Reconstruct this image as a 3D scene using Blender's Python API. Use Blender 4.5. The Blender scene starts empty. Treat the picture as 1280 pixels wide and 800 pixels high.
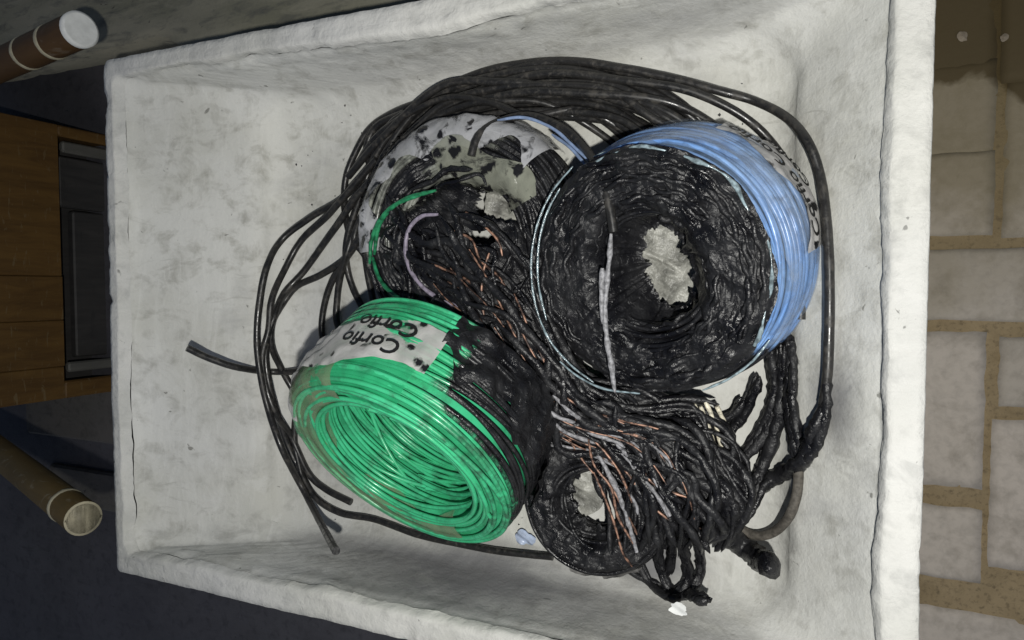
import bpy, math, random
import numpy as np
from mathutils import Matrix, Vector, noise as mnoise

random.seed(7)
rng = np.random.default_rng(11)
scene = bpy.context.scene

# ------------------------------------------------------------------ camera
RIM_Z = 0.48                 # top of the tub's rim above the ground
CAM = Vector((0.0, 0.0, RIM_Z + 0.56))
FPX = 880.0                  # focal length in pixels of a 1280 wide picture
ROT = Matrix.Rotation(0.4218, 3, 'Y') @ Matrix.Rotation(-0.0455, 3, 'X')
cam_data = bpy.data.cameras.new('camera')
cam_data.sensor_width = 36.0
cam_data.lens = 36.0 * FPX / 1280.0
cam_data.clip_start = 0.01
cam_data.clip_end = 200.0
cam = bpy.data.objects.new('camera', cam_data)
cam.matrix_world = Matrix.Translation(CAM) @ ROT.to_4x4()
scene.collection.objects.link(cam)
scene.camera = cam

# ------------------------------------------------------------------ light (night, phone flash)
world = bpy.data.worlds.new('World')
scene.world = world
world.use_nodes = True
wn = world.node_tree.nodes
sky = wn.new('ShaderNodeTexSky')
sky.sky_type = 'NISHITA'
sky.sun_disc = False
SUN_EL, SUN_AZ = math.radians(48), math.radians(150)
sky.sun_elevation = SUN_EL
sky.sun_rotation = SUN_AZ
world.node_tree.links.new(sky.outputs[0], wn['Background'].inputs[0])
wn['Background'].inputs[1].default_value = 0.028

sun_d = bpy.data.lights.new('sun', 'SUN')
sun_d.energy = 0.10
sun_d.angle = math.radians(20)
sun_d.color = (1.0, 0.95, 0.88)
sun = bpy.data.objects.new('sun', sun_d)
sdir = Vector((math.sin(SUN_AZ) * math.cos(SUN_EL), math.cos(SUN_AZ) * math.cos(SUN_EL), math.sin(SUN_EL)))
sun.rotation_euler = sdir.to_track_quat('Z', 'Y').to_euler()
scene.collection.objects.link(sun)

# the flash lamp of the phone that took the picture
fl_d = bpy.data.lights.new('phone_flash', 'SPOT')
fl_d.energy = 28.5
fl_d.spot_size = math.radians(140)
fl_d.spot_blend = 0.9
fl_d.shadow_soft_size = 0.008
fl_d.color = (1.0, 0.985, 0.93)
fl = bpy.data.objects.new('phone_flash', fl_d)
fl.location = CAM + ROT @ Vector((0.02, -0.08, 0.13))
aim = (ROT @ Vector((0.10, -0.02, -1.0))).normalized()
fl.rotation_euler = (-aim).to_track_quat('Z', 'Y').to_euler()
scene.collection.objects.link(fl)

vs = scene.view_settings
vs.view_transform = 'Standard'
vs.look = 'None'
vs.gamma = 1.0
vs.use_curve_mapping = False
vs.exposure = 0.0

# ------------------------------------------------------------------ helpers
def ray(px, py):
    return ROT @ Vector(((px - 640.0) / FPX, (400.0 - py) / FPX, -1.0))

def P(px, py, z):
    """point of the horizontal plane at height z that lies at this place of the picture"""
    d = ray(px, py)
    return CAM + d * ((z - CAM.z) / d.z)

def PX(px, py, x):
    d = ray(px, py)
    return CAM + d * ((x - CAM.x) / d.x)

C = scene.collection

def mesh_np(name, V, F, smooth=True):
    V = np.asarray(V, dtype=np.float32); F = np.asarray(F, dtype=np.int32)
    me = bpy.data.meshes.new(name)
    k = F.shape[1]
    me.vertices.add(len(V)); me.vertices.foreach_set('co', V.ravel())
    me.loops.add(F.size); me.loops.foreach_set('vertex_index', F.ravel())
    me.polygons.add(len(F))
    me.polygons.foreach_set('loop_start', np.arange(0, F.size, k, dtype=np.int32))
    me.polygons.foreach_set('loop_total', np.full(len(F), k, dtype=np.int32))
    me.polygons.foreach_set('use_smooth', np.full(len(F), smooth))
    me.update(); me.validate()
    return me

def add_attr(me, name, vals):
    a = me.attributes.new(name, 'FLOAT', 'POINT')
    a.data.foreach_set('value', np.asarray(vals, dtype=np.float32))

def obj(name, me, mat, parent=None):
    o = bpy.data.objects.new(name, me)
    C.objects.link(o)
    if mat and not me.materials: me.materials.append(mat)
    if parent:
        o.parent = parent
        o.matrix_parent_inverse = Matrix.Translation(-parent.location)
    return o

def thing(name, label, cat, loc, group=None):
    o = bpy.data.objects.new(name, None)
    o.empty_display_size = 0.05
    o.location = loc
    C.objects.link(o)
    return tag(o, label, cat, group)

def tag(o, label, cat, group=None):
    o['label'] = label; o['category'] = cat
    if group: o['group'] = group
    return o

def struct(o):
    o['kind'] = 'structure'; return o

def fbm(p, sc, octv=3):
    v = 0.0; a = 1.0; t = 0.0
    for i in range(octv):
        v += a * mnoise.noise(Vector(p) * sc); t += a
        sc *= 2.1; a *= 0.5
    return v / t

def spline(pts, step=0.006, closed=False):
    """Catmull-Rom through world points, resampled"""
    p = np.array([tuple(q) for q in pts], dtype=float)
    if not closed:
        p = np.vstack([2 * p[0] - p[1], p, 2 * p[-1] - p[-2]])
    out = []
    for i in range(1, len(p) - 2):
        a, b, c, d = p[i - 1], p[i], p[i + 1], p[i + 2]
        n = max(2, int(np.linalg.norm(c - b) / step))
        t = (np.arange(n) / n)[:, None]
        out.append(0.5 * ((2 * b) + (-a + c) * t + (2 * a - 5 * b + 4 * c - d) * t ** 2 + (-a + 3 * b - 3 * c + d) * t ** 3))
    out.append(p[-2][None])
    return np.vstack(out)

def tube(path, r, sides=8, closed=False, ref=(0, 0, 1), caps=True, rough=0.0, seed=0.0, fine=120.0):
    """one tube swept along a path: arrays of vertices and quads; r is a number or an array"""
    path = np.asarray(path, float); n = len(path)
    r = np.full(n, r) if np.isscalar(r) else np.asarray(r, float)
    if closed:
        T = np.roll(path, -1, 0) - np.roll(path, 1, 0)
    else:
        T = np.gradient(path, axis=0)
    T /= np.linalg.norm(T, axis=1)[:, None] + 1e-12
    N = np.cross(T, np.asarray(ref, float)); ln = np.linalg.norm(N, axis=1)
    bad = ln < 1e-3
    N[bad] = (1, 0, 0); ln[bad] = 1
    N /= ln[:, None]
    B = np.cross(N, T)
    a = np.arange(sides) * 2 * math.pi / sides
    R = np.repeat(r[:, None], sides, 1)
    if rough > 0:
        Pn = path[:, None, :] + R[..., None] * (N[:, None, :] * np.cos(a)[None, :, None] + B[:, None, :] * np.sin(a)[None, :, None])
        flat = Pn.reshape(-1, 3)
        nv = np.array([mnoise.noise(Vector((q[0] * fine + seed, q[1] * fine, q[2] * fine))) + 0.6 * mnoise.noise(Vector((q[0] * fine * 2.7, q[1] * fine * 2.7 + seed, q[2] * fine * 2.7))) for q in flat])
        R = R * (1 + rough * nv.reshape(n, sides))
    V = path[:, None, :] + R[..., None] * (N[:, None, :] * np.cos(a)[None, :, None] + B[:, None, :] * np.sin(a)[None, :, None])
    V = V.reshape(-1, 3)
    m = n if closed else n - 1
    i = np.arange(m)[:, None]; j = np.arange(sides)[None, :]
    i2 = (i + 1) % n; j2 = (j + 1) % sides
    F = np.stack([i * sides + j, i * sides + j2, i2 * sides + j2, i2 * sides + j], -1).reshape(-1, 4)
    if caps and not closed:
        c0 = len(V)
        V = np.vstack([V, path[:1], path[-1:], V[:sides], V[(n - 1) * sides:n * sides]])
        jj = np.arange(0, sides - sides % 2, 2)
        r0 = c0 + 2; e = r0 + sides
        f0 = np.stack([np.full(len(jj), c0), r0 + (jj + 2) % sides, r0 + (jj + 1) % sides, r0 + jj], -1)
        f1 = np.stack([np.full(len(jj), c0 + 1), e + jj, e + (jj + 1) % sides, e + (jj + 2) % sides], -1)
        F = np.vstack([F, f0, f1])
    return V, F

def merge(parts):
    Vs, Fs, k = [], [], 0
    for V, F in parts:
        Vs.append(V); Fs.append(F + k); k += len(V)
    return np.vstack(Vs), np.vstack(Fs)

def box_vf(x0, x1, y0, y1, z0, z1, bev=0.004):
    """box with chamfered vertical and top edges (16 + faces)"""
    def ring(d, z, c):
        xs0, xs1, ys0, ys1 = x0 + d, x1 - d, y0 + d, y1 - d
        return [(xs0 + c, ys0, z), (xs1 - c, ys0, z), (xs1, ys0 + c, z), (xs1, ys1 - c, z), (xs1 - c, ys1, z), (xs0 + c, ys1, z), (xs0, ys1 - c, z), (xs0, ys0 + c, z)]
    V = ring(0, z0, bev) + ring(0, z1 - bev, bev) + ring(bev, z1, bev)
    F = []
    for k in range(2):
        for i in range(8):
            F.append((k * 8 + i, k * 8 + (i + 1) % 8, k * 8 + 8 + (i + 1) % 8, k * 8 + 8 + i))
    t = 16
    F += [(t + 0, t + 1, t + 2, t + 7), (t + 7, t + 2, t + 3, t + 6), (t + 6, t + 3, t + 4, t + 5)]
    F += [(7, 2, 1, 0), (6, 3, 2, 7), (5, 4, 3, 6)]
    return np.array(V, float), np.array(F)

# ------------------------------------------------------------------ materials
def new_mat(name):
    m = bpy.data.materials.new(name); m.use_nodes = True
    nt = m.node_tree
    return m, nt, nt.nodes['Principled BSDF']

def nd(nt, t, **kw):
    n = nt.nodes.new(t)
    for k, v in kw.items(): setattr(n, k, v)
    return n

def ramp(nt, src, stops):
    r = nd(nt, 'ShaderNodeValToRGB')
    e = r.color_ramp.elements
    while len(e) < len(stops): e.new(0.5)
    for s, (p, c) in zip(e, stops):
        s.position = p
        s.color = (c, c, c, 1) if np.isscalar(c) else (*c, 1)
    nt.links.new(src, r.inputs[0]); return r

def noise(nt, scale, detail=4, rough=0.55, stretch=None, dist=0.0, coord='Object', loc=(0, 0, 0)):
    tc = nd(nt, 'ShaderNodeTexCoord')
    mp = nd(nt, 'ShaderNodeMapping')
    mp.inputs['Location'].default_value = loc
    if stretch: mp.inputs['Scale'].default_value = stretch
    nt.links.new(tc.outputs[coord], mp.inputs[0])
    n = nd(nt, 'ShaderNodeTexNoise')
    n.inputs['Scale'].default_value = scale; n.inputs['Detail'].default_value = detail
    n.inputs['Roughness'].default_value = rough; n.inputs['Distortion'].default_value = dist
    nt.links.new(mp.outputs[0], n.inputs['Vector'])
    return n.outputs['Fac']

def mix(nt, fac, a, b, blend='MIX'):
    m = nd(nt, 'ShaderNodeMix', data_type='RGBA', blend_type=blend)
    for s, v in ((0, fac), (6, a), (7, b)):
        if hasattr(v, 'is_linked') or hasattr(v, 'links'): nt.links.new(v, m.inputs[s])
        elif s == 0: m.inputs[0].default_value = v
        else: m.inputs[s].default_value = (*v, 1)
    return m.outputs[2]

def math_n(nt, op, a, b=0.0):
    m = nd(nt, 'ShaderNodeMath', operation=op)
    for i, v in enumerate((a, b)):
        if hasattr(v, 'links'): nt.links.new(v, m.inputs[i])
        else: m.inputs[i].default_value = v
    return m.outputs[0]

def bump(nt, bsdf, h, strength=0.4, distance=0.002, prev=None):
    b = nd(nt, 'ShaderNodeBump')
    b.inputs['Strength'].default_value = strength; b.inputs['Distance'].default_value = distance
    nt.links.new(h, b.inputs['Height'])
    if prev: nt.links.new(prev, b.inputs['Normal'])
    nt.links.new(b.outputs[0], bsdf.inputs['Normal']); return b.outputs[0]

def attr(nt, name):
    return nd(nt, 'ShaderNodeAttribute', attribute_name=name).outputs['Fac']

def concrete(name, base, light, dark, rough=0.85, stretch=(1, 1, 1), stain=0.45, grime_shade=False, lump=0.0):
    m, nt, b = new_mat(name)
    n1 = noise(nt, 7, 6, 0.6, stretch)
    n2 = noise(nt, 42, 5, 0.65, stretch, 0.4, loc=(3, 1, 2))
    n3 = noise(nt, 260, 3, 0.6)
    col = mix(nt, ramp(nt, n1, [(0.38, 0.0), (0.62, 1.0)]).outputs[0], base, light)
    col = mix(nt, math_n(nt, 'MULTIPLY', ramp(nt, n2, [(0.50, 0.0), (0.68, 1.0)]).outputs[0], stain), col, dark)
    n4 = noise(nt, 15, 6, 0.7, stretch, 0.8, loc=(9, 4, 0))
    col = mix(nt, math_n(nt, 'MULTIPLY', ramp(nt, n4, [(0.56, 0.0), (0.63, 1.0)]).outputs[0], stain * 0.7), col, light)
    nst = noise(nt, 30, 5, 0.7, (0.25, 1.6, 1) if not grime_shade else (1.5, 0.28, 1), 1.2, loc=(5, 0, 3))
    col = mix(nt, math_n(nt, 'MULTIPLY', ramp(nt, nst, [(0.50, 0.0), (0.66, 1.0)]).outputs[0], stain * 0.55), col, tuple(c * 1.12 for c in light))
    nsd = noise(nt, 22, 6, 0.72, (0.3, 1.7, 1), 1.0, loc=(2, 5, 1))
    col = mix(nt, math_n(nt, 'MULTIPLY', ramp(nt, nsd, [(0.60, 0.0), (0.72, 1.0)]).outputs[0], stain * 0.8), col, tuple(c * 0.85 for c in dark))
    ntint = noise(nt, 3.2, 3, 0.5, loc=(8, 8, 1))
    col = mix(nt, ramp(nt, ntint, [(0.4, 0.0), (0.65, 0.22)]).outputs[0], col, (base[0] * 0.95, base[1] * 0.98, base[2] * 1.20))
    # small pits and hard scratches
    n5 = noise(nt, 70, 3, 0.6, tuple(s * 1.0 for s in stretch), 0.5, loc=(1, 7, 5))
    col = mix(nt, math_n(nt, 'MULTIPLY', ramp(nt, n5, [(0.70, 0.0), (0.735, 1.0)]).outputs[0], 0.75), col, tuple(c * 0.45 for c in dark))
    if grime_shade:
        g = attr(nt, 'grime_shade')
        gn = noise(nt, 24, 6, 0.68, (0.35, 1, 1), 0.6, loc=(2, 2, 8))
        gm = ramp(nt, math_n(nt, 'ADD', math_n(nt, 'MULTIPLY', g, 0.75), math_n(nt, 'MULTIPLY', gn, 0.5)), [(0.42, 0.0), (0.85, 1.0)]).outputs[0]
        col = mix(nt, math_n(nt, 'MULTIPLY', gm, 0.85), col, (0.12, 0.12, 0.13))  # one dark tone for the dirt and for the painted shade
    nt.links.new(col, b.inputs['Base Color'])
    b.inputs['Roughness'].default_value = rough
    h = math_n(nt, 'ADD', math_n(nt, 'MULTIPLY', n2, 1.0), math_n(nt, 'MULTIPLY', n3, 0.5))
    bn = bump(nt, b, h, 0.5, 0.0022)
    if lump: bump(nt, b, noise(nt, 48, 5, 0.6, None, 0.3, loc=(4, 2, 6)), 0.8, lump, bn)
    return m

M = {}
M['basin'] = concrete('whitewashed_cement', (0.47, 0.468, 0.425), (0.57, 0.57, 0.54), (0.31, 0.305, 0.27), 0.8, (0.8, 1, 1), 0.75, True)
M['rim'] = concrete('rough_white_plaster', (0.46, 0.46, 0.425), (0.58, 0.575, 0.545), (0.33, 0.33, 0.31), 0.9, (1, 1, 1), 0.55, lump=0.0028)
M['tubside'] = concrete('grey_cement', (0.3, 0.3, 0.28), (0.4, 0.4, 0.38), (0.15, 0.15, 0.14))
M['slab'] = concrete('weathered_cement', (0.17, 0.165, 0.118), (0.25, 0.235, 0.18), (0.08, 0.08, 0.07), 0.9, (0.45, 1.4, 1), 0.9)
M['floor'] = concrete('dark_slate_floor', (0.068, 0.066, 0.074), (0.09, 0.088, 0.098), (0.034, 0.033, 0.038), 0.75, (1, 1, 1), 0.6)
M['stone'] = concrete('brown_grey_stone', (0.10, 0.095, 0.085), (0.13, 0.12, 0.11), (0.05, 0.045, 0.04), 0.85, (1, 1, 1), 0.6)

def paver_mat():
    m, nt, b = new_mat('grey_concrete_paver')
    info = nd(nt, 'ShaderNodeObjectInfo')
    base = ramp(nt, info.outputs['Random'], [(0.0, (0.44, 0.395, 0.345)), (0.5, (0.48, 0.43, 0.38)), (1.0, (0.33, 0.30, 0.255))]).outputs[0]
    n1 = noise(nt, 12, 5, 0.6); n2 = noise(nt, 90, 4, 0.6, None, 0.3)
    col = mix(nt, ramp(nt, n2, [(0.45, 0.0), (0.75, 0.35)]).outputs[0], base, (0.19, 0.175, 0.155))
    nb = noise(nt, 20, 6, 0.7, None, 0.2, loc=(3, 3, 0))
    col = mix(nt, ramp(nt, nb, [(0.48, 0.0), (0.66, 0.38)]).outputs[0], col, (0.15, 0.13, 0.10))
    col = mix(nt, ramp(nt, noise(nt, 60, 4, 0.6, loc=(1, 5, 2)), [(0.64, 0.0), (0.72, 0.25)]).outputs[0], col, (0.42, 0.39, 0.35))
    # brown mud washed over the stones, thick and dark in the corner
    gv = math_n(nt, 'ADD', attr(nt, 'mud'), math_n(nt, 'MULTIPLY', math_n(nt, 'SUBTRACT', n1, 0.5), 0.5))
    col = mix(nt, ramp(nt, gv, [(0.10, 0.05), (0.45, 0.75)]).outputs[0], col, (0.155, 0.125, 0.060))
    col = mix(nt, ramp(nt, gv, [(0.72, 0.0), (0.80, 0.92)]).outputs[0], col, (0.062, 0.043, 0.014))
    nt.links.new(col, b.inputs['Base Color'])
    b.inputs['Roughness'].default_value = 0.85
    bump(nt, b, n2, 0.4, 0.0015)
    return m
M['paver'] = paver_mat()
def sand_mat():
    m, nt, b = new_mat('brown_sand_bed')
    n1 = noise(nt, 16, 6, 0.7, None, 0.5); n2 = noise(nt, 160, 4, 0.65)
    col = mix(nt, ramp(nt, n1, [(0.35, 0.0), (0.65, 1.0)]).outputs[0], (0.20, 0.15, 0.082), (0.28, 0.215, 0.125))
    col = mix(nt, ramp(nt, n2, [(0.52, 0.0), (0.72, 0.7)]).outputs[0], col, (0.08, 0.06, 0.035))
    gv = math_n(nt, 'ADD', attr(nt, 'mud'), math_n(nt, 'MULTIPLY', math_n(nt, 'SUBTRACT', n1, 0.5), 0.5))
    col = mix(nt, ramp(nt, gv, [(0.15, 0.0), (0.55, 0.6)]).outputs[0], col, (0.13, 0.10, 0.045))
    col = mix(nt, ramp(nt, gv, [(0.72, 0.0), (0.80, 0.92)]).outputs[0], col, (0.062, 0.043, 0.014))
    nt.links.new(col, b.inputs['Base Color']); b.inputs['Roughness'].default_value = 0.95
    bump(nt, b, math_n(nt, 'ADD', n1, math_n(nt, 'MULTIPLY', n2, 0.5)), 0.7, 0.004)
    return m
M['sand'] = sand_mat()

def wood_mat(name, a, bcol, d):
    m, nt, b = new_mat(name)
    n1 = noise(nt, 9, 6, 0.65, (1, 6, 1), 0.5); n2 = noise(nt, 30, 5, 0.6, (1, 1, 4), 0.8, loc=(4, 4, 4))
    col = mix(nt, ramp(nt, n1, [(0.35, 0.0), (0.65, 1.0)]).outputs[0], a, bcol)
    col = mix(nt, math_n(nt, 'MULTIPLY', ramp(nt, n2, [(0.60, 0.0), (0.68, 1.0)]).outputs[0], 0.6), col, d)
    nt.links.new(col, b.inputs['Base Color']); b.inputs['Roughness'].default_value = 0.6
    bump(nt, b, n1, 0.3, 0.002)
    return m
M['wood'] = wood_mat('stained_brown_wood', (0.095, 0.048, 0.011), (0.15, 0.08, 0.019), (0.19, 0.14, 0.07))
M['palewood'] = wood_mat('pale_grey_wood', (0.10, 0.098, 0.088), (0.14, 0.135, 0.12), (0.1, 0.1, 0.08))
M['darkwood'] = wood_mat('dark_board', (0.035, 0.034, 0.034), (0.055, 0.052, 0.05), (0.03, 0.03, 0.03))
M['pipe'] = wood_mat('scuffed_brown_pipe', (0.055, 0.026, 0.007), (0.085, 0.042, 0.011), (0.16, 0.12, 0.08))
M['pipe2'] = wood_mat('ochre_brown_pipe', (0.085, 0.054, 0.014), (0.13, 0.082, 0.022), (0.25, 0.21, 0.14))

def simple(name, col, rough, bs=None, spec=0.5, var=0.25, bstr=0.3, bdist=0.001):
    m, nt, b = new_mat(name)
    n1 = noise(nt, bs or 60, 4, 0.6)
    c = mix(nt, ramp(nt, n1, [(0.35, 0.0), (0.7, 1.0)]).outputs[0], tuple(x * (1 - var) for x in col), tuple(min(1, x * (1 + var)) for x in col))
    nt.links.new(c, b.inputs['Base Color'])
    b.inputs['Roughness'].default_value = rough
    b.inputs['Specular IOR Level'].default_value = spec
    if bstr: bump(nt, b, n1, bstr, bdist)
    return m
M['cable'] = simple('black_rubber_cable', (0.017, 0.0165, 0.017), 0.36, 40, 0.5, 0.35, 0.15, 0.0006)
M['greycable'] = simple('ash_grey_cable', (0.085, 0.077, 0.066), 0.7, 260, 0.3, 0.4, 0.5)
M['ash'] = simple('pale_ash_wire', (0.25, 0.25, 0.265), 0.6, 300, 0.5, 0.55, 0.6)
M['ashy'] = simple('bare_tinned_wire', (0.62, 0.58, 0.46), 0.4, 300, 0.6, 0.5, 0.5)
M['lilac'] = simple('lilac_scorched_wire', (0.24, 0.21, 0.27), 0.5, 200, 0.5, 0.4, 0.4)
M['white'] = simple('white_cap', (0.62, 0.63, 0.62), 0.7, 80, 0.4, 0.12, 0.3)
M['ivory'] = simple('ivory_band', (0.42, 0.38, 0.27), 0.5, 80, 0.4, 0.2, 0.2)
M['ink'] = simple('black_print', (0.012, 0.012, 0.012), 0.6, 80, 0.3, 0.1, 0)
M['pipein'] = simple('rosy_pipe_inside', (0.20, 0.12, 0.08), 0.6, 60, 0.4, 0.3, 0.2)

M['filmedge'] = simple('glossy_film_edge', (0.24, 0.31, 0.34), 0.15, 200, 0.7, 0.6, 0.6)
def cable_mat():
    m, nt, b = new_mat('black_rubber_cable')
    n1 = noise(nt, 35, 4, 0.6); n2 = noise(nt, 120, 5, 0.7, None, 0.4, loc=(3, 1, 1))
    c = mix(nt, ramp(nt, n1, [(0.35, 0.0), (0.7, 1.0)]).outputs[0], (0.012, 0.012, 0.0125), (0.024, 0.023, 0.022))
    c = mix(nt, ramp(nt, n2, [(0.52, 0.0), (0.70, 0.65)]).outputs[0], c, (0.075, 0.068, 0.058))
    nt.links.new(c, b.inputs['Base Color'])
    nt.links.new(ramp(nt, n2, [(0.40, 0.26), (0.65, 0.60)]).outputs[0], b.inputs['Roughness'])
    bump(nt, b, n2, 0.2, 0.0006)
    return m
M['cable'] = cable_mat()
def copper_mat():
    m, nt, b = new_mat('scorched_copper')
    n1 = noise(nt, 170, 4, 0.6)
    c = mix(nt, ramp(nt, n1, [(0.42, 0.0), (0.60, 1.0)]).outputs[0], (0.045, 0.028, 0.023), (0.38, 0.215, 0.15))
    nt.links.new(c, b.inputs['Base Color'])
    b.inputs['Metallic'].default_value = 0.35; b.inputs['Roughness'].default_value = 0.45
    bump(nt, b, n1, 0.4, 0.0008)
    return m
M['copper'] = copper_mat()

def tar_into(nt, fine=420):
    """charred plastic: (colour, roughness, height)"""
    n1 = noise(nt, 38, 5, 0.6); n2 = noise(nt, fine, 4, 0.7, None, 0.6); n3 = noise(nt, fine * 0.33, 4, 0.6, None, 0.4, loc=(5, 5, 5))
    c = mix(nt, ramp(nt, n1, [(0.35, 0.0), (0.65, 1.0)]).outputs[0], (0.005, 0.005, 0.0065), (0.017, 0.0172, 0.019))
    c = mix(nt, math_n(nt, 'MULTIPLY', ramp(nt, n3, [(0.60, 0.0), (0.72, 1.0)]).outputs[0], 0.7), c, (0.040, 0.039, 0.042))
    r = ramp(nt, n1, [(0.35, 0.20), (0.65, 0.50)]).outputs[0]
    tc = nd(nt, 'ShaderNodeTexCoord'); vo = nd(nt, 'ShaderNodeTexVoronoi'); vo.inputs['Scale'].default_value = 170
    vo.inputs['Randomness'].default_value = 1.0
    nt.links.new(tc.outputs['Object'], vo.inputs['Vector'])
    blis = math_n(nt, 'MULTIPLY', math_n(nt, 'SUBTRACT', 0.6, vo.outputs['Distance']), ramp(nt, n3, [(0.54, 0.0), (0.66, 1.0)]).outputs[0])
    h = math_n(nt, 'ADD', math_n(nt, 'ADD', math_n(nt, 'MULTIPLY', n3, 0.9), math_n(nt, 'MULTIPLY', n2, 0.12)), math_n(nt, 'MULTIPLY', blis, 0.8))
    return c, r, h

def tar_mat():
    m, nt, b = new_mat('charred_plastic')
    c, r, h = tar_into(nt)
    nt.links.new(c, b.inputs['Base Color']); nt.links.new(r, b.inputs['Roughness'])
    b.inputs['Specular IOR Level'].default_value = 0.42
    bump(nt, b, h, 0.85, 0.0026)
    return m
M['tar'] = tar_mat()

def wire_mat(name, col, col2, hazecol):
    """insulation colour, charred where the attribute says so, milky where the film clings"""
    m, nt, b = new_mat(name)
    n1 = noise(nt, 30, 4, 0.6); nb = noise(nt, 75, 5, 0.65, None, 0.5, loc=(2, 6, 1))
    c0 = mix(nt, ramp(nt, n1, [(0.35, 0.0), (0.65, 1.0)]).outputs[0], col, col2)
    hz = attr(nt, 'film')
    c0 = mix(nt, math_n(nt, 'MULTIPLY', hz, 0.6), c0, hazecol)
    so = noise(nt, 42, 5, 0.7, None, 0.8, loc=(7, 3, 9))
    c0 = mix(nt, ramp(nt, so, [(0.48, 0.0), (0.72, 0.80)]).outputs[0], c0, tuple(0.12 * x + 0.02 for x in col))
    tc, tr, th = tar_into(nt)
    burn = ramp(nt, math_n(nt, 'ADD', attr(nt, 'burn'), math_n(nt, 'MULTIPLY', math_n(nt, 'SUBTRACT', nb, 0.5), 0.9)), [(0.44, 0.0), (0.56, 1.0)]).outputs[0]
    c0 = mix(nt, ramp(nt, math_n(nt, 'ADD', attr(nt, 'burn'), math_n(nt, 'MULTIPLY', math_n(nt, 'SUBTRACT', nb, 0.5), 1.2)), [(0.15, 0.0), (0.46, 0.85)]).outputs[0], c0, tuple(0.10 * x + 0.012 for x in col))
    c = mix(nt, burn, c0, tc)
    nt.links.new(c, b.inputs['Base Color'])
    r = mix(nt, burn, ramp(nt, so, [(0.40, 0.20), (0.65, 0.50)]).outputs[0], tr)
    nt.links.new(r, b.inputs['Roughness'])
    bump(nt, b, math_n(nt, 'MULTIPLY', th, burn), 0.8, 0.0020)
    return m
M['green'] = wire_mat('green_insulation', (0.04, 0.40, 0.18), (0.06, 0.50, 0.25), (0.22, 0.36, 0.20))
M['blue'] = wire_mat('light_blue_insulation', (0.12, 0.25, 0.54), (0.20, 0.36, 0.66), (0.40, 0.50, 0.62))
M['clearwire'] = wire_mat('sooty_white_insulation', (0.16, 0.17, 0.14), (0.26, 0.27, 0.22), (0.4, 0.42, 0.42))

def film_mat(name, tint, opac, spots=0.0, print_=0.0):
    """thin shrink film: partly clear, glossy, wrinkled, with melted sooty holes"""
    m, nt, b = new_mat(name)
    out = nt.nodes['Material Output']
    n1 = noise(nt, 26, 5, 0.6, None, 0.5); n2 = noise(nt, 70, 3, 0.55, None, 1.0, loc=(1, 2, 3))
    col = tint
    if spots > 0:
        tcv = nd(nt, 'ShaderNodeTexCoord'); vv = nd(nt, 'ShaderNodeTexVoronoi'); vv.inputs['Scale'].default_value = 62
        nt.links.new(tcv.outputs['Object'], vv.inputs['Vector'])
        sd = math_n(nt, 'ADD', math_n(nt, 'SUBTRACT', 0.9, vv.outputs['Distance']), math_n(nt, 'MULTIPLY', math_n(nt, 'SUBTRACT', n2, 0.5), 1.1))
        sp = ramp(nt, sd, [(0.84 - 0.32 * spots, 0.0), (0.96 - 0.32 * spots, 1.0)]).outputs[0]
        if spots > 0.8: sp = math_n(nt, 'MAXIMUM', sp, ramp(nt, noise(nt, 34, 6, 0.7, None, 0.6, loc=(6, 1, 2)), [(0.52, 0.0), (0.62, 1.0)]).outputs[0])
        col = mix(nt, sp, tint, (0.012, 0.012, 0.013))
        nt.links.new(col, b.inputs['Base Color'])
    else:
        b.inputs['Base Color'].default_value = (*tint, 1)
    b.inputs['Roughness'].default_value = 0.18
    bump(nt, b, n1, 0.6, 0.004)
    tr = nd(nt, 'ShaderNodeBsdfTransparent'); ms = nd(nt, 'ShaderNodeMixShader')
    f = ramp(nt, n1, [(0.35, max(0, opac - 0.2)), (0.65, min(1, opac + 0.2))]).outputs[0]
    if spots > 0: f = math_n(nt, 'MAXIMUM', f, sp)
    nt.links.new(f, ms.inputs[0]); nt.links.new(tr.outputs[0], ms.inputs[1]); nt.links.new(b.outputs[0], ms.inputs[2])
    nt.links.new(ms.outputs[0], out.inputs[0])
    return m
M['film_green'] = film_mat('clear_wrap_over_green', (0.20, 0.27, 0.16), 0.55)
M['melt_green'] = film_mat('melted_green_skin', (0.03, 0.42, 0.18), 0.42)
M['melt_blue'] = film_mat('melted_blue_skin', (0.24, 0.36, 0.56), 0.28)
M['film_blue'] = film_mat('clear_wrap_over_blue', (0.45, 0.55, 0.70), 0.30)
M['film_white'] = film_mat('white_printed_wrap', (0.50, 0.505, 0.525), 0.66, 0.98)
M['film_label'] = film_mat('white_label_film', (0.50, 0.49, 0.48), 0.86, 0.62)
M['scrap'] = simple('crumpled_grey_plastic', (0.27, 0.27, 0.245), 0.45, 50, 0.5, 0.55, 0.9, 0.006)

# ------------------------------------------------------------------ the ground
def sheet(x0, x1, y0, y1, z, nx=1, ny=1):
    xs = np.linspace(x0, x1, nx + 1); ys = np.linspace(y0, y1, ny + 1)
    V = [(x, y, z) for y in ys for x in xs]
    F = [(j * (nx + 1) + i, j * (nx + 1) + i + 1, (j + 1) * (nx + 1) + i + 1, (j + 1) * (nx + 1) + i) for j in range(ny) for i in range(nx)]
    return np.array(V), np.array(F)

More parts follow.
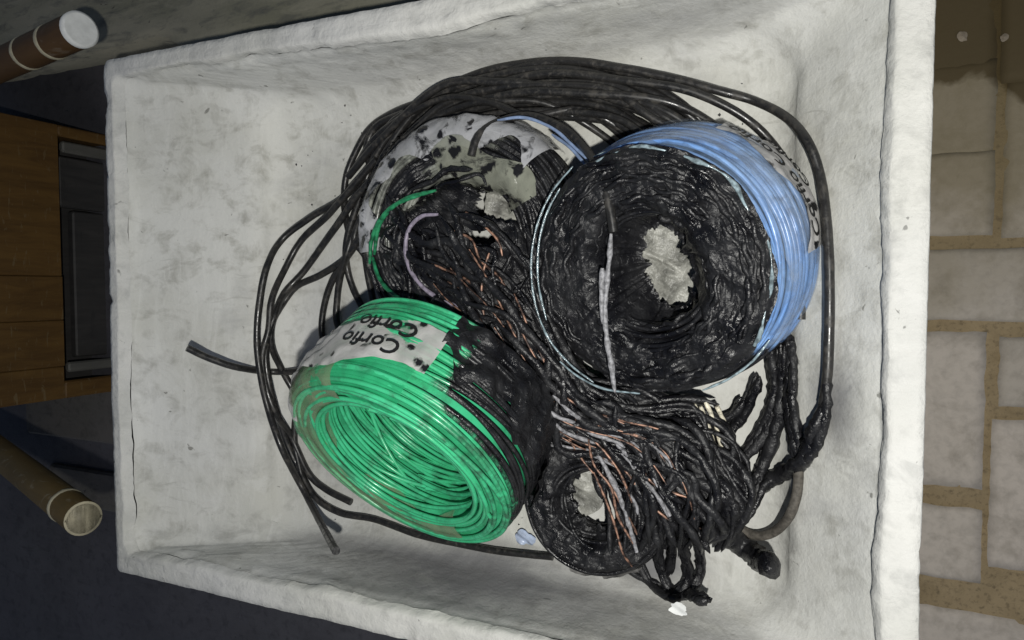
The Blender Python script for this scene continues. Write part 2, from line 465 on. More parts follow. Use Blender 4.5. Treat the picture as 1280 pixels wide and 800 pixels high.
g = struct(obj('ground', mesh_np('ground', *sheet(-20, 20, -20, 20, 0.0)), M['floor']))
YM = P(1200, 95, 0.01).y; XM = P(1225, 95, 0.01).x
def mudval(x, y):
    # how much brown mud lies here: towards the corner up by the top of the picture
    return max(0.0, min(1.0, (y - YM + 0.36) / 0.26)) * 0.50 + max(0.0, min(1.0, (y - YM + 0.03 + 0.9 * min(0.06, max(0, x - XM))) / 0.06)) * 0.5
pv, pf = sheet(-0.30, 1.3, -1.0, 1.0, 0.004, 200, 250)
for v in pv: v[2] = 0.0066 + 0.0032 * fbm((v[0], v[1], 0), 16, 2) + 0.0035 * fbm((v[0], v[1], 4), 55, 2)
pavme = mesh_np('pavement', pv, pf); add_attr(pavme, 'mud', [mudval(v[0], v[1]) for v in pv])
pav = struct(obj('pavement', pavme, M['sand']))

def add_paver(pa, pb):
    """two opposite picture corners (left top, right bottom) on the ground; worn irregular outline"""
    a = P(*pa, 0.010); b = P(*pb, 0.010)
    g_ = 0.0028
    x0, x1, y0, y1 = a.x - g_, b.x + g_, b.y - g_, a.y + g_
    n = 14; z1 = 0.0105 + rng.uniform(-0.0015, 0.0015); tx, ty = rng.normal(0, 0.006, 2)
    def jig(x, y): return x + 0.0035 * fbm((x, y, 1), 40), y + 0.0035 * fbm((x, y, 7), 40)
    V = []
    for j in range(n + 1):
        for i in range(n + 1):
            x = x0 + (x1 - x0) * i / n; y = y0 + (y1 - y0) * j / n
            e = i in (0, n) or j in (0, n)
            X, Y = jig(x, y)
            V.append((X, Y, z1 + tx * (x - x0) + ty * (y - y0) - (0.0022 + 0.002 * fbm((x, y, 3), 60) if e else 0) + 0.0004 * fbm((x, y, 0), 35)))
    F = [(j * (n + 1) + i, j * (n + 1) + i + 1, (j + 1) * (n + 1) + i + 1, (j + 1) * (n + 1) + i) for j in range(n) for i in range(n)]
    per = [i for i in range(n + 1)] + [(j + 1) * (n + 1) - 1 for j in range(1, n + 1)] + [n * (n + 1) + i for i in range(n - 1, -1, -1)] + [j * (n + 1) for j in range(n - 1, 0, -1)]
    k = len(V); V += [(V[q][0], V[q][1], -0.03) for q in per]; m = len(per)
    F += [(k + i, k + (i + 1) % m, per[(i + 1) % m], per[i]) for i in range(m)]
    me = mesh_np('paver', V, F)
    add_attr(me, 'mud', [mudval(v[0], v[1]) for v in V])
    return obj('paver', me, M['paver'], pav)

XL = 1040
for pa, pb in [((XL, -170), (1242, -12)), ((XL, 0), (1242, 90)), ((XL, 98), (1240, 196)), ((XL, 204), (1238, 291)),
               ((XL, 317), (1390, 401)), ((XL, 414), (1224, 609)), ((XL, 620), (1222, 726)), ((XL, 741), (1400, 930)),
               ((1262, 98), (1450, 290)), ((1260, -90), (1450, 82)), ((1254, 424), (1440, 516)), ((1243, 527), (1440, 733)),
               ((1405, 317), (1600, 401)), ((1460, 98), (1650, 290)), ((1455, 424), (1640, 616)), ((1455, 626), (1640, 733)),
               ((XL, -360), (1400, -184)), ((1412, 741), (1640, 930)), ((XL, 942), (1240, 1120)), ((1252, 942), (1500, 1120))]:
    add_paver(pa, pb)

def splat(cpx, r, seed):
    c0 = P(*cpx, 0.0145); V = [(c0.x, c0.y, c0.z + 0.0012)]; n = 16
    for i in range(n):
        t = 2 * math.pi * i / n; q = r * (1 + 0.5 * fbm((math.cos(t), math.sin(t), seed), 1.6))
        V.append((c0.x + q * math.cos(t), c0.y + q * math.sin(t), c0.z - 0.002))
    me = bpy.data.meshes.new('plaster_spot'); me.from_pydata(V, [], [(0, 1 + i, 1 + (i + 1) % n) for i in range(n)]); me.update()
    obj('plaster_spot', me, M['drysplat'], pav)
M['drysplat'] = simple('dried_plaster', (0.26, 0.22, 0.17), 0.9, 90, 0.2, 0.3, 0.4)
splat((1203, 45), 0.0062, 1.0); splat((1256, 46), 0.0045, 4.0)
# rough stone slabs of the floor beyond the tub
for pa, pb in [((30, 478), (260, 572)), ((60, 580), (260, 664))]:
    a = P(*pa, 0.012); b = P(*pb, 0.012)
    obj('stone_slab', mesh_np('stone_slab', *box_vf(a.x, b.x, b.y, a.y, -0.02, 0.012, 0.005), False), M['stone'], g)

# ------------------------------------------------------------------ the tub
TX0, TX1 = -0.7697, -0.7697 + 0.8328
TY0, TY1 = -0.0378 - 0.30055, -0.0378 + 0.30055
FLOOR_Z = RIM_Z - 0.11
WL, WR, WT, WB = 0.016, 0.0275, 0.023, 0.027   # rim widths: left, right, top, bottom of picture

def rect_ring(dl, dr, dt, db, r, z):
    x0, x1, y0, y1 = TX0 + dl, TX1 - dr, TY0 + db, TY1 - dt
    r = min(r, (x1 - x0) / 2.01, (y1 - y0) / 2.01)
    pts = []
    def seg(ax, ay, bx, by, n):
        for i in range(n): pts.append((ax + (bx - ax) * i / n, ay + (by - ay) * i / n, z))
    def arc(cx, cy, a0, n=6):
        for i in range(n):
            a = a0 + math.pi / 2 * i / n; pts.append((cx + r * math.cos(a), cy + r * math.sin(a), z))
    NX, NY = 170, 130
    seg(x0 + r, y0, x1 - r, y0, NX); arc(x1 - r, y0 + r, -math.pi / 2)
    seg(x1, y0 + r, x1, y1 - r, NY); arc(x1 - r, y1 - r, 0)
    seg(x1 - r, y1, x0 + r, y1, NX); arc(x0 + r, y1 - r, math.pi / 2)
    seg(x0, y1 - r, x0, y0 + r, NY); arc(x0 + r, y0 + r, math.pi)
    return pts

def ringw(k, extra, r, z):   # k = fraction of the rim widths
    return rect_ring(WL * k + extra, WR * k + extra, WT * k + extra, WB * k + extra, r, z)

outer = [rect_ring(0, 0, 0, 0, 0.008, RIM_Z - 0.20 + 0.02 * i) for i in range(10)] + [rect_ring(0, 0, 0, 0, 0.008, RIM_Z - 0.012)]
rim = [outer[-1], rect_ring(0.0, 0.0, 0.0, 0.0, 0.008, RIM_Z - 0.003), ringw(0, 0.0012, 0.008, RIM_Z - 0.0003)]
for k in (0.2, 0.35, 0.5, 0.65, 0.8): rim.append(ringw(k, 0.002, 0.012, RIM_Z))
# the groove under the inner lip is cut on the right side only; the far (left) wall slopes gently
SL, SR = 0.13, 0.045          # extra lean of the far wall and of the near wall
def ringx(kr, ko, extra, r, z, t=0.0):
    return rect_ring(WL * ko + extra + SL * t, WR * kr + extra + SR * t, WT * ko + extra, WB * ko + extra, r, z)
rim += [ringx(0.93, 0.95, 0, 0.011, RIM_Z - 0.0015), ringx(1.0, 1.0, 0, 0.011, RIM_Z - 0.005, 0.02), ringx(0.99, 1.03, 0, 0.011, RIM_Z - 0.010, 0.05)]
basin = [rim[-1], ringx(0.88, 1.04, 0, 0.012, RIM_Z - 0.013, 0.07), ringx(0.94, 1.05, 0.001, 0.014, RIM_Z - 0.016, 0.08), ringx(0.98, 1.05, 0.003, 0.018, RIM_Z - 0.020, 0.10)]
for i in range(1, 8):
    t = i / 8
    basin.append(ringx(1.0, 1.0, 0.003 + 0.012 * t, 0.02 + 0.02 * t, RIM_Z - 0.022 - (0.11 - 0.022 - 0.035) * t, 0.1 + 0.9 * t))
for i in range(0, 8):
    a = math.pi / 2 * i / 7
    basin.append(ringx(1.0, 1.0, 0.016 + 0.05 * (1 - math.cos(a)), 0.045 + 0.03 * i / 7, FLOOR_Z + 0.034 * (1 - math.sin(a)), 1.0))
for i in range(1, 34):
    basin.append(ringx(1.0, 1.0, 0.066 + (0.262 - 0.066) * i / 34, 0.075, FLOOR_Z, 1.0))

def lipnoise(p):
    """uneven wander of the inner lip: long swings, some stretches rough and others smooth"""
    w = max(0.0, 0.35 + 1.3 * fbm(p + Vector((11, 2, 5)), 5, 2))
    return Vector((fbm(p, 5, 2) + w * 0.7 * fbm(p + Vector((1, 1, 1)), 33, 3), fbm(p + Vector((4, 4, 4)), 5, 2) + w * 0.7 * fbm(p + Vector((6, 3, 1)), 33, 3), 0.35 * fbm(p + Vector((6, 1, 1)), 14)))

def skin(name, rings, mat, parent, amp, close=False, grime_shade_f=None, rimlump=0.0, follow=False):
    n = len(rings[0]); V = np.array(rings, float).reshape(-1, 3)
    nrings = len(rings)
    cx, cy = (TX0 + TX1) / 2, (TY0 + TY1) / 2
    out = V.copy()
    for i, v in enumerate(V):
        p = Vector(v)
        d = Vector((fbm(p, 22), fbm(p + Vector((7, 3, 1)), 22), fbm(p + Vector((1, 9, 4)), 22)))
        f = Vector((fbm(p, 95, 2), fbm(p + Vector((3, 3, 3)), 95, 2), fbm(p + Vector((8, 1, 4)), 95, 2)))
        # rounded lumps of plaster along the rim and its inner lip
        if rimlump:
            k = (i // n) / (nrings - 1)             # 0 outer edge .. 1 inner lip
            lo = lipnoise(p)
            chip_ = max(0.0, fbm(p + Vector((2, 8, 3)), 34) - 0.22)
            out[i] += np.array(lo) * (0.0012 + 0.0125 * k ** 2) + np.array(d) * (0.0008 + 0.0006 * k ** 2) + np.array(f) * (0.0005 + 0.0012 * k)
            out[i] += np.array((cx - p.x, cy - p.y, -0.2)) * chip_ * 0.03 * (1 - k) 
        else:
            out[i] += np.array(d) * amp + np.array(f) * (amp * 0.5)
            if follow and i // n < 9:
                k = 1 - (i // n) / 9
                lo = lipnoise(p)
                out[i] += np.array((lo.x, lo.y, 0)) * 0.0137 * k
    m = len(rings)
    i = np.arange(m - 1)[:, None]; j = np.arange(n)[None, :]; j2 = (j + 1) % n
    F = np.stack([i * n + j, i * n + j2, (i + 1) * n + j2, (i + 1) * n + j], -1).reshape(-1, 4)
    me = mesh_np(name, out, F)
    if close:
        import bmesh
        bm = bmesh.new(); bm.from_mesh(me); bm.verts.ensure_lookup_table()
        f = bm.faces.new([bm.verts[(m - 1) * n + k] for k in range(n)]); f.smooth = True
        bm.to_mesh(me); bm.free()
    if grime_shade_f: add_attr(me, 'grime_shade', [grime_shade_f(v) for v in V])
    return obj(name, me, mat, parent)

def grime_shade(v):  # dark mask: stain and soot, plus shade painted low on the wall and by the loops
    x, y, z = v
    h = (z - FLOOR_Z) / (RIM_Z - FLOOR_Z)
    gb = max(0, 1 - abs(y - (TY0 + 0.045)) / 0.045) * (0.28 + 0.70 * max(0, 1 - abs(x + 0.33) / 0.28))      # dirt and shade painted in at the foot of the lower wall
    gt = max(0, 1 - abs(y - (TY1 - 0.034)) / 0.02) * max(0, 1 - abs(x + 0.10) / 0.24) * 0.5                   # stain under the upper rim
    s = math.exp(-((x + 0.155) / 0.055) ** 2 - ((y + 0.265) / 0.03) ** 2) * 0.9                               # shadow by the melted loops, painted into the colour
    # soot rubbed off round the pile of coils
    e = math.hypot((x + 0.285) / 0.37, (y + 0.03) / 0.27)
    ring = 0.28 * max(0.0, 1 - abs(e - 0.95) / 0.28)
    sr = 0.75 * math.exp(-((x - 0.005) / 0.02) ** 2 - ((y + 0.09) / 0.05) ** 2)  # darker patch right of the outer cable
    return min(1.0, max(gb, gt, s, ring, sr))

tub = thing('concrete_tub', 'large whitewashed concrete tub with rough lumpy rim, holding the burnt wire coils', 'tub', ((TX0 + TX1) / 2, (TY0 + TY1) / 2, RIM_Z - 0.2))
skin('outer_wall', outer, M['tubside'], tub, 0.002)
skin('rim', rim, M['rim'], tub, 0.0016, rimlump=1.0)
skin('basin', basin, M['basin'], tub, 0.0016, close=True, grime_shade_f=grime_shade, follow=True)
V, F = box_vf(TX0 + 0.004, TX1 - 0.004, TY0 + 0.004, TY1 - 0.004, RIM_Z - 0.20, RIM_Z - 0.145, 0.004)
obj('underside', mesh_np('underside', V, F, False), M['tubside'], tub)
V, F = box_vf(TX0 + 0.10, TX1 - 0.10, TY0 + 0.08, TY1 - 0.08, 0.0, RIM_Z - 0.2, 0.006)
obj('support_block', mesh_np('support_block', V, F, False), M['tubside'], tub)

def basin_h(x, y):
    """height of the basin's surface over its floor"""
    dl = x - (TX0 + WL); dr = (TX1 - WR) - x
    # far and near walls lean: measure along the lean
    dl = dl - SL if dl > SL + 0.016 else 0.016 * dl / (SL + 0.016)
    dr = dr - SR if dr > SR + 0.016 else 0.016 * dr / (SR + 0.016)
    du = min(y - (TY0 + WB), (TY1 - WT) - y); dx = min(dl, dr)
    d = min(dx, du)
    R = 0.14
    if dx < R and du < R: d = min(d, R - math.hypot(R - dx, R - du))   # rounded corners
    if d >= 0.066: return 0.0
    if d <= 0.016: return 0.034 + (0.016 - d) * 4.5
    c = 1 - (d - 0.016) / 0.05
    return 0.034 * (1 - math.sqrt(max(0.0, 1 - c * c)))

# ------------------------------------------------------------------ slab, cabinet and pipes around
z = RIM_Z - 0.17
a = P(-140, 112, z); bx = TX1 + 0.25
n1, n2 = 120, 50
V, F = sheet(a.x - 0.3, TX1 + 0.25, 0, 1, 0, n1, n2)
y0l = a.y; 
for v in V:
    fy = v[1]
    v[1] = (TY1 + 0.022 + 0.075 * min(1, max(0, (TX0 + 0.02 - v[0]) / 0.12))) + fy * 0.75 + (0.004 * fbm((v[0], 0, 0), 20) if fy == 0 else 0)
    v[2] = z + 0.008 * fbm((v[0] * 0.5, v[1] * 2, 0), 9) + 0.003 * fbm((v[0] * 0.5, v[1] * 2, 4), 45)
Vt = V; edge = np.arange(n1 + 1)
Vb = V[edge].copy(); Vb[:, 2] -= 0.05
k = len(V)
F2 = np.array([(k + i, k + i + 1, i + 1, i) for i in range(n1)])
Vall = np.vstack([V, Vb]); Fall = np.vstack([F, F2])
led = obj('cement_slab', mesh_np('cement_slab', Vall, Fall), M['slab'])
tag(led, 'rough weathered grey cement slab along the top edge of the tub', 'slab')
xs0, xs1 = Vall[:, 0].min(), Vall[:, 0].max()
V, F = box_vf(xs0 + 0.02, xs1 - 0.02, TY1 + 0.22, TY1 + 0.75, 0.0, z - 0.03, 0.005)
obj('slab_base', mesh_np('slab_base', V, F, False), M['tubside'], led)

# low wooden cabinet beyond the far end of the tub
XC = -1.405
p1 = PX(0, 140, XC); p2 = PX(0, 510, XC)
cy0, cy1 = p2.y, p1.y
cz = 0.30
cab = thing('wooden_cabinet', 'low brown wooden cabinet with an open dark front between the two pipes', 'cabinet', (XC - 0.2, (cy0 + cy1) / 2, 0))
def cpart(name, x0, x1, y0, y1, z0, z1, mat, bev=0.003):
    return obj(name, mesh_np(name, *box_vf(x0, x1, y0, y1, z0, z1, bev), False), M[mat], cab)
zo = PX(76, 300, XC).z
cuts = [0, 0.12, 0.29, 0.45, 1.0]
for i in range(4):
    w = cy1 - cy0
    cpart('front_plank', XC - 0.02, XC + rng.uniform(-0.0008, 0.0008), cy0 + cuts[i] * w + 0.0003, cy0 + cuts[i + 1] * w - 0.0003, zo + rng.uniform(-0.001, 0.001), cz, 'wood', 0.0015)
cpart('stile', XC - 0.02, XC - 0.002, cy0, cy0 + 0.035, 0.0, zo - 0.002, 'wood')
cpart('stile', XC - 0.02, XC - 0.002, cy1 - 0.022, cy1, 0.0, zo - 0.002, 'wood')
cpart('side_panel', XC - 0.36, XC - 0.021, cy0, cy0 + 0.018, 0.0, cz - 0.001, 'wood')
cpart('side_panel', XC - 0.36, XC - 0.021, cy1 - 0.018, cy1, 0.0, cz - 0.001, 'wood')
cpart('back_panel', XC - 0.10, XC - 0.085, cy0 + 0.02, cy1 - 0.02, 0.0, cz - 0.03, 'darkwood')
cpart('inner_rail', XC - 0.018, XC - 0.004, cy1 - 0.052, cy1 - 0.030, 0.0, zo - 0.012, 'palewood')
cpart('inner_rail', XC - 0.018, XC - 0.004, cy0 + 0.052, cy0 + 0.072, 0.0, zo - 0.012, 'palewood')
cpart('drawer_front', XC - 0.05, XC - 0.03, cy1 - 0.16, cy1 - 0.056, 0.0, zo - 0.02, 'darkwood')
cpart('drawer_front', XC - 0.055, XC - 0.035, cy0 + 0.078, cy1 - 0.165, 0.0, zo - 0.05, 'darkwood')
cpart('top_board', XC - 0.40, XC - 0.03, cy0 - 0.45, cy1 + 0.45, cz, cz + 0.025, 'wood', 0.004)

def pipe(pend, pleft, dia_px, tilt, mat, capped, label, ring_at):
    """a round pipe: its near end and the way it runs in the picture"""
    d_c = ray(*pend); zc = 0.040 * FPX / dia_px
    A = CAM + d_c * zc
    # direction: lies in the plane through the eye and the two picture points, and falls by 'tilt' towards its far end
    nrm = ray(*pend).cross(ray(*pleft)).normalized()
    best = None
    for i in range(720):
        ang = i * math.pi / 360
        u = ray(*pend).normalized(); w = nrm.cross(u)
        d = (u * math.cos(ang) + w * math.sin(ang)).normalized()
        if d.x < 0 and abs(d.z - math.sin(-tilt)) < 0.01: best = d; break
    d = best
    L = (A.z - 0.028) / -d.z
    r = 0.020
    t = thing('pipe', label, 'pipe', A + d * L)
    n = 60
    path = np.array([tuple(A + d * (L * i / n)) for i in range(n + 1)])
    rr = np.full(n + 1, r)
    V, F = tube(path, rr, 28, ref=(0, 0, 1), caps=False, rough=0.01, fine=40)
    obj('barrel', mesh_np('barrel', V, F), M[mat], t)
    def along(s, r0, r1, l):
        pts = np.array([tuple(A + d * (s + l * q / 4)) for q in range(5)])
        return tube(pts, np.array([r0, r1, r1, r1, r0]), 28, caps=False, rough=0.03, fine=70)
    for s in ring_at:
        V, F = along(s, r * 0.99, r * 1.045, 0.009)
        obj('band', mesh_np('band', V, F), M['ivory'], t)
    if capped:
        pts = np.array([tuple(A + d * q) for q in (-0.003, -0.002, 0.004)])
        V, F = tube(pts, np.array([r * 0.90, r * 1.03, r * 1.03]), 28)
        obj('end_cap', mesh_np('end_cap', V, F), M['white'], t)
    else:
        pts = np.array([tuple(A + d * q) for q in (0.0, -0.001, -0.001, 0.0, 0.06)])
        V, F = tube(pts, np.array([r * 1.005, r * 1.0, r * 0.88, r * 0.86, r * 0.84]), 28, caps=False)
        obj('lip', mesh_np('lip', V, F), M['ivory'], t)
        pts = np.array([tuple(A + d * q) for q in (0.012, 0.014)])
        V, F = tube(pts, np.array([r * 0.85, r * 0.85]), 28)
        obj('plug', mesh_np('plug', V, F), M['pipein'], t)
    return t
pipe((100, 37), (0, 82), 43, math.radians(9), 'pipe', True, 'dark brown pipe with a white capped end above the cabinet', (0.062, 0.128))
pipe((104, 648), (0, 566), 43, math.radians(17), 'pipe2', False, 'ochre brown pipe with an open pale mouth below the cabinet', (0.052,))

# ------------------------------------------------------------------ wire coils
def frame_of(a):
    a = a.normalized()
    e1 = (Vector((1, 0, 0)) - a * a.x).normalized()
    return e1, a.cross(e1), a

def smoothv(a, b, x):
    t = np.clip((x - a) / (b - a), 0, 1); return t * t * (3 - 2 * t)

class Coil:
    def __init__(s, name, label, centre, axis, ri, ro, h, wr, mat, burnf, filmf, seed, bulge=0.0, mess=1.0, flare=0.0, body='tar', group='coils of wire in the tub'):
        s.c = Vector(centre); s.e1, s.e2, s.a = frame_of(Vector(axis))
        s.ri, s.ro, s.h, s.wr = ri, ro, h, wr
        s.bulge = bulge; s.flare = flare
        s.t = thing(name, label, 'wire coil', s.c - s.a * (h / 2), group)
        r_ = np.random.default_rng(seed)
        # wires round the rounded rectangular section: bottom edge of outer side -> top -> inner side
        cr = min(0.018, h * 0.3, (ro - ri) * 0.35)
        prof = [(ro, -h / 2)]
        path = [(ro, -h / 2), (ro, h / 2 - cr)]
        for i in range(1, 7):
            q = math.pi / 2 * i / 6; path.append((ro - cr + cr * math.cos(q), h / 2 - cr + cr * math.sin(q)))
        path.append((ri + cr, h / 2))
        for i in range(1, 7):
            q = math.pi / 2 + math.pi / 2 * i / 6; path.append((ri + cr + cr * math.cos(q), h / 2 - cr + cr * math.sin(q)))
        path.append((ri, -h / 2))
        path = np.array(path); seg = np.r_[0, np.cumsum(np.linalg.norm(np.diff(path, axis=0), axis=1))]
        s.path, s.seg = path, seg
        nw = int(seg[-1] / (wr * 1.9))
        nth = 132
        th = np.arange(nth) * 2 * math.pi / nth
        E1, E2, A, CC = (np.array(v) for v in (s.e1, s.e2, s.a, s.c))
        parts, burn, film = [], [], []
        for k in range(nw):
            u = (k + 0.5) / nw * seg[-1]
            # neighbouring wires wander across each other along the turn
            du = np.zeros(nth)
            for fq in (1, 2, 3):
                du += r_.normal(0, wr * 0.9 * mess / fq) * np.cos(fq * th + r_.uniform(0, 6.28))
            if r_.random() < 0.22 * mess: du += r_.normal(0, wr * 5) * np.cos(th + r_.uniform(0, 6.28))
            uu = np.clip(u + du, 0, seg[-1])
            rad = np.interp(uu, seg, path[:, 0]); zz = np.interp(uu, seg, path[:, 1])
            rad = rad + (bulge * (1 - (2 * zz / h) ** 2) - flare * 2 * zz / h) * smoothv((ri + ro) / 2, ro, rad)
            # lift off a little
            lift = abs(r_.normal(0, wr * 0.35 * mess))
            nrm_r = np.where(rad > (ri + ro) / 2, 1.0, -1.0)
            rad = rad - wr + lift * nrm_r + 0.0012 * np.cos(2 * th + r_.uniform(0, 6.28))
            pts = CC + (rad * np.cos(th))[:, None] * E1 + (rad * np.sin(th))[:, None] * E2 + (zz + lift * (zz > h * 0.3))[:, None] * A
            V, F = tube(pts, wr * r_.uniform(0.95, 1.05), 6, closed=True, ref=s.a)
            parts.append((V, F))
            bv = np.array([burnf(t_, r0, z0) for t_, r0, z0 in zip(th, rad, zz)]); fv = np.array([filmf(t_, r0, z0) for t_, r0, z0 in zip(th, rad, zz)])
            burn.append(np.repeat(bv, 6)); film.append(np.repeat(fv, 6))
        V, F = merge(parts)
        me = mesh_np('winding', V, F); add_attr(me, 'burn', np.concatenate(burn)); add_attr(me, 'film', np.concatenate(film))
        s.winding = obj('winding', me, M[mat], s.t)
        # packed wire underneath
        sh = 0.8 * 2 * wr
        pp = np.vstack([path + 0, [[ri, -h / 2]]])
        prof = []
        for r0, z0 in path:
            prof.append((r0 - sh if r0 > (ri + ro) / 2 else r0 + sh * 0.6, min(z0, h / 2 - sh)))
        V = []; 
        for r0, z0 in prof:
            r1 = r0 + (bulge * (1 - (2 * z0 / h) ** 2) - flare * 2 * z0 / h) * float(smoothv((ri + ro) / 2, ro, r0))
            V.append(CC + (r1 * np.cos(th))[:, None] * E1 + (r1 * np.sin(th))[:, None] * E2 + z0 * A)
        V = np.vstack(V); m = len(prof)
        i = np.arange(m)[:, None]; j = np.arange(nth)[None, :]
        F = np.stack([i * nth + j, i * nth + (j + 1) % nth, ((i + 1) % m) * nth + (j + 1) % nth, ((i + 1) % m) * nth + j], -1).reshape(-1, 4)
        me = mesh_np('packed_core', V, F)
        if body != 'tar':
            add_attr(me, 'burn', np.zeros(len(V))); add_attr(me, 'film', np.zeros(len(V)))
        obj('packed_core', me, M[body], s.t)

    def loc(s, th, rad, z):
        return s.c + s.e1 * (rad * math.cos(th)) + s.e2 * (rad * math.sin(th)) + s.a * z

    def surf(s, u, off):
        """section point at arc length u, pushed out by off"""
        u = min(max(u, 0), s.seg[-1])
        r0 = float(np.interp(u, s.seg, s.path[:, 0])); z0 = float(np.interp(u, s.seg, s.path[:, 1]))
        e = 1e-4
        ra, za = np.interp(max(u - e, 0), s.seg, s.path[:, 0]), np.interp(max(u - e, 0), s.seg, s.path[:, 1])
        rb, zb = np.interp(min(u + e, s.seg[-1]), s.seg, s.path[:, 0]), np.interp(min(u + e, s.seg[-1]), s.seg, s.path[:, 1])
        dr, dz = rb - ra, zb - za; L = math.hypot(dr, dz) or 1
        r0 += (s.bulge * (1 - (2 * z0 / s.h) ** 2) - s.flare * 2 * z0 / s.h) * float(smoothv((s.ri + s.ro) / 2, s.ro, r0))
        return r0 + off * dz / L, z0 - off * dr / L

    def sheet(s, name, th0, th1, u0f, u1f, off, mat, parent=None, nt=80, nu=22, wr=0.0015, seed=0):
        """film that follows the section from u0(theta) to u1(theta)"""
        V = []
        for i in range(nt + 1):
            t = th0 + (th1 - th0) * i / nt
            a, b = u0f(t), u1f(t)
            for j in range(nu + 1):
                u = a + (b - a) * j / nu
                r0, z0 = s.surf(u, off)
                q = s.loc(t, r0, z0)
                w = wr * fbm(q + Vector((seed, 0, 0)), 55, 2) + wr * 1.2 * fbm(q + Vector((0, seed, 0)), 18, 2)
                r0, z0 = s.surf(u, off + w)
                V.append(tuple(s.loc(t, r0, z0)))
        F = [(i * (nu + 1) + j, i * (nu + 1) + j + 1, (i + 1) * (nu + 1) + j + 1, (i + 1) * (nu + 1) + j) for i in range(nt) for j in range(nu)]
        F = [f[::-1] for f in F]
        return obj(name, mesh_np(name, V, F), M[mat], parent or s.t)

    def text(s, body, th, z, size, parent, off):
        """print wrapped round the outer side; letters stand up along the coil's axis"""
        cu = bpy.data.curves.new('lettering', 'FONT'); cu.body = body; cu.size = size; cu.align_x = 'CENTER'
        cu.offset = size * 0.012; cu.resolution_u = 3
        o = bpy.data.objects.new('tmp_text', cu); C.objects.link(o)
        dg = bpy.context.evaluated_depsgraph_get(); dg.update()
        me = bpy.data.meshes.new_from_object(o.evaluated_get(dg))
        bpy.data.objects.remove(o, do_unlink=True)
        import bmesh
        bm = bmesh.new(); bm.from_mesh(me); bmesh.ops.triangulate(bm, faces=bm.faces[:])
        bmesh.ops.subdivide_edges(bm, edges=[e for e in bm.edges if e.calc_length() > size * 0.25], cuts=2)
        for v in bm.verts:
            x, y = v.co.x, v.co.y
            u = z + y + s.h / 2
            r0, z0 = s.surf(u, off)
            w = 0.0
            v.co = s.loc(th + x / s.ro, r0, z0)
        bm.to_mesh(me); bm.free()
        return obj('lettering', me, M['ink'], parent)

def smooth(a, b, x):
    t = max(0.0, min(1.0, (x - a) / (b - a))); return t * t * (3 - 2 * t)

camR = ROT @ Vector((1, 0, 0)); camU = ROT @ Vector((0, 1, 0)); camB = ROT @ Vector((0, 0, 1))
def theta_of(axis, v):
    e1, e2, a = frame_of(Vector(axis)); return math.atan2(v.dot(e2), v.dot(e1))
def angd(a, b):
    return abs((a - b + math.pi) % (2 * math.pi) - math.pi)

# --- blue coil, lies on the right
Bp = P(860, 314, FLOOR_Z + 0.022); Tp = P(806, 343, FLOOR_Z + 0.112)
ax_b = (Tp - Bp).normalized()
thR = theta_of(ax_b, (camR * 0.82 + camU * 0.45).normalized())       # the unburnt side: up and to the right
def burn_b(t, r, z):
    ds = (t - thR + math.pi) % (2 * math.pi) - math.pi
    side = smooth(1.65, 2.5, ds) if ds > 0 else smooth(0.95, 1.45, -ds)
    top = smooth(0.096, 0.088, r) * 0.95 if z > 0.02 else 0
    return max(side, top)
def film_b(t, r, z): return 0.5 * smooth(0.5, 0.0, angd(t, thR + 0.2))
blue = Coil('wire_coil', 'light blue wire coil, top face charred black, in the right half of the tub', (Bp + Tp) / 2, ax_b, 0.050, 0.1055, (Tp - Bp).length, 0.0021, 'blue', burn_b, film_b, 3, bulge=0.003, flare=0.007, mess=0.8)
blue.sheet('plastic_wrap', thR - 1.1, thR + 2.9, lambda t: 0.004, lambda t: 0.075 + 0.008 * math.sin(5 * t), 0.0026, 'film_blue', nt=110, seed=2)
blue.sheet('melted_skin', thR - 1.0, thR + 1.1, lambda t: 0.002, lambda t: 0.098 + 0.007 * math.sin(7 * t), 0.0012, 'melt_blue', nt=100, nu=26, wr=0.0040, seed=21)
lb = blue.sheet('label', thR - 0.42, thR + 0.72, lambda t: 0.000 + 0.003 * math.sin(6 * t), lambda t: 0.038 + 0.007 * math.sin(9 * t + 1), 0.0034, 'film_label', nt=60, wr=0.0034, seed=5)
blue.text('Corfio', thR - 0.10, -blue.h / 2 + 0.021, 0.019, lb, 0.0062)
blue.text('Corfio', thR + 0.42, -blue.h / 2 + 0.021, 0.019, lb, 0.0062)
blue.text('Corfio', thR + 0.20, -blue.h / 2 + 0.004, 0.017, lb, 0.0062)

def crust(name, coil, r_out, r_in_f, z_f, mat, nth=260, nr=46, amp=0.0065, seed=0.0, ridge=0.0011):
    V = []
    for i in range(nth):
        t = 2 * math.pi * i / nth
        ro_ = r_out + 0.004 * fbm((math.cos(t) * 2, math.sin(t) * 2, seed), 2.5); ri_ = r_in_f(t)
        for j in range(nr + 1):
            q = j / nr; r0 = ro_ + (ri_ - ro_) * q
            b = coil.loc(t, r0, 0)
            # melted ridges follow the turns
            rd = ridge * math.sin(r0 * 1500 + 5 * fbm((math.cos(t) * 2, math.sin(t) * 2, r0 * 20 + seed), 2)) * max(0, fbm(b + Vector((seed, 0, 0)), 25) + 0.45)
            z0 = z_f(r0, q) + rd + amp * fbm(b + Vector((0, 0, seed)), 45, 4) + amp * 0.6 * abs(fbm(b + Vector((seed, 5, 0)), 110, 2))
            V.append(tuple(coil.loc(t, r0, z0)))
    F = [(i * (nr + 1) + j, ((i + 1) % nth) * (nr + 1) + j, ((i + 1) % nth) * (nr + 1) + j + 1, i * (nr + 1) + j + 1) for i in range(nth) for j in range(nr)]
    return obj(name, mesh_np(name, V, F), M[mat], coil.t)

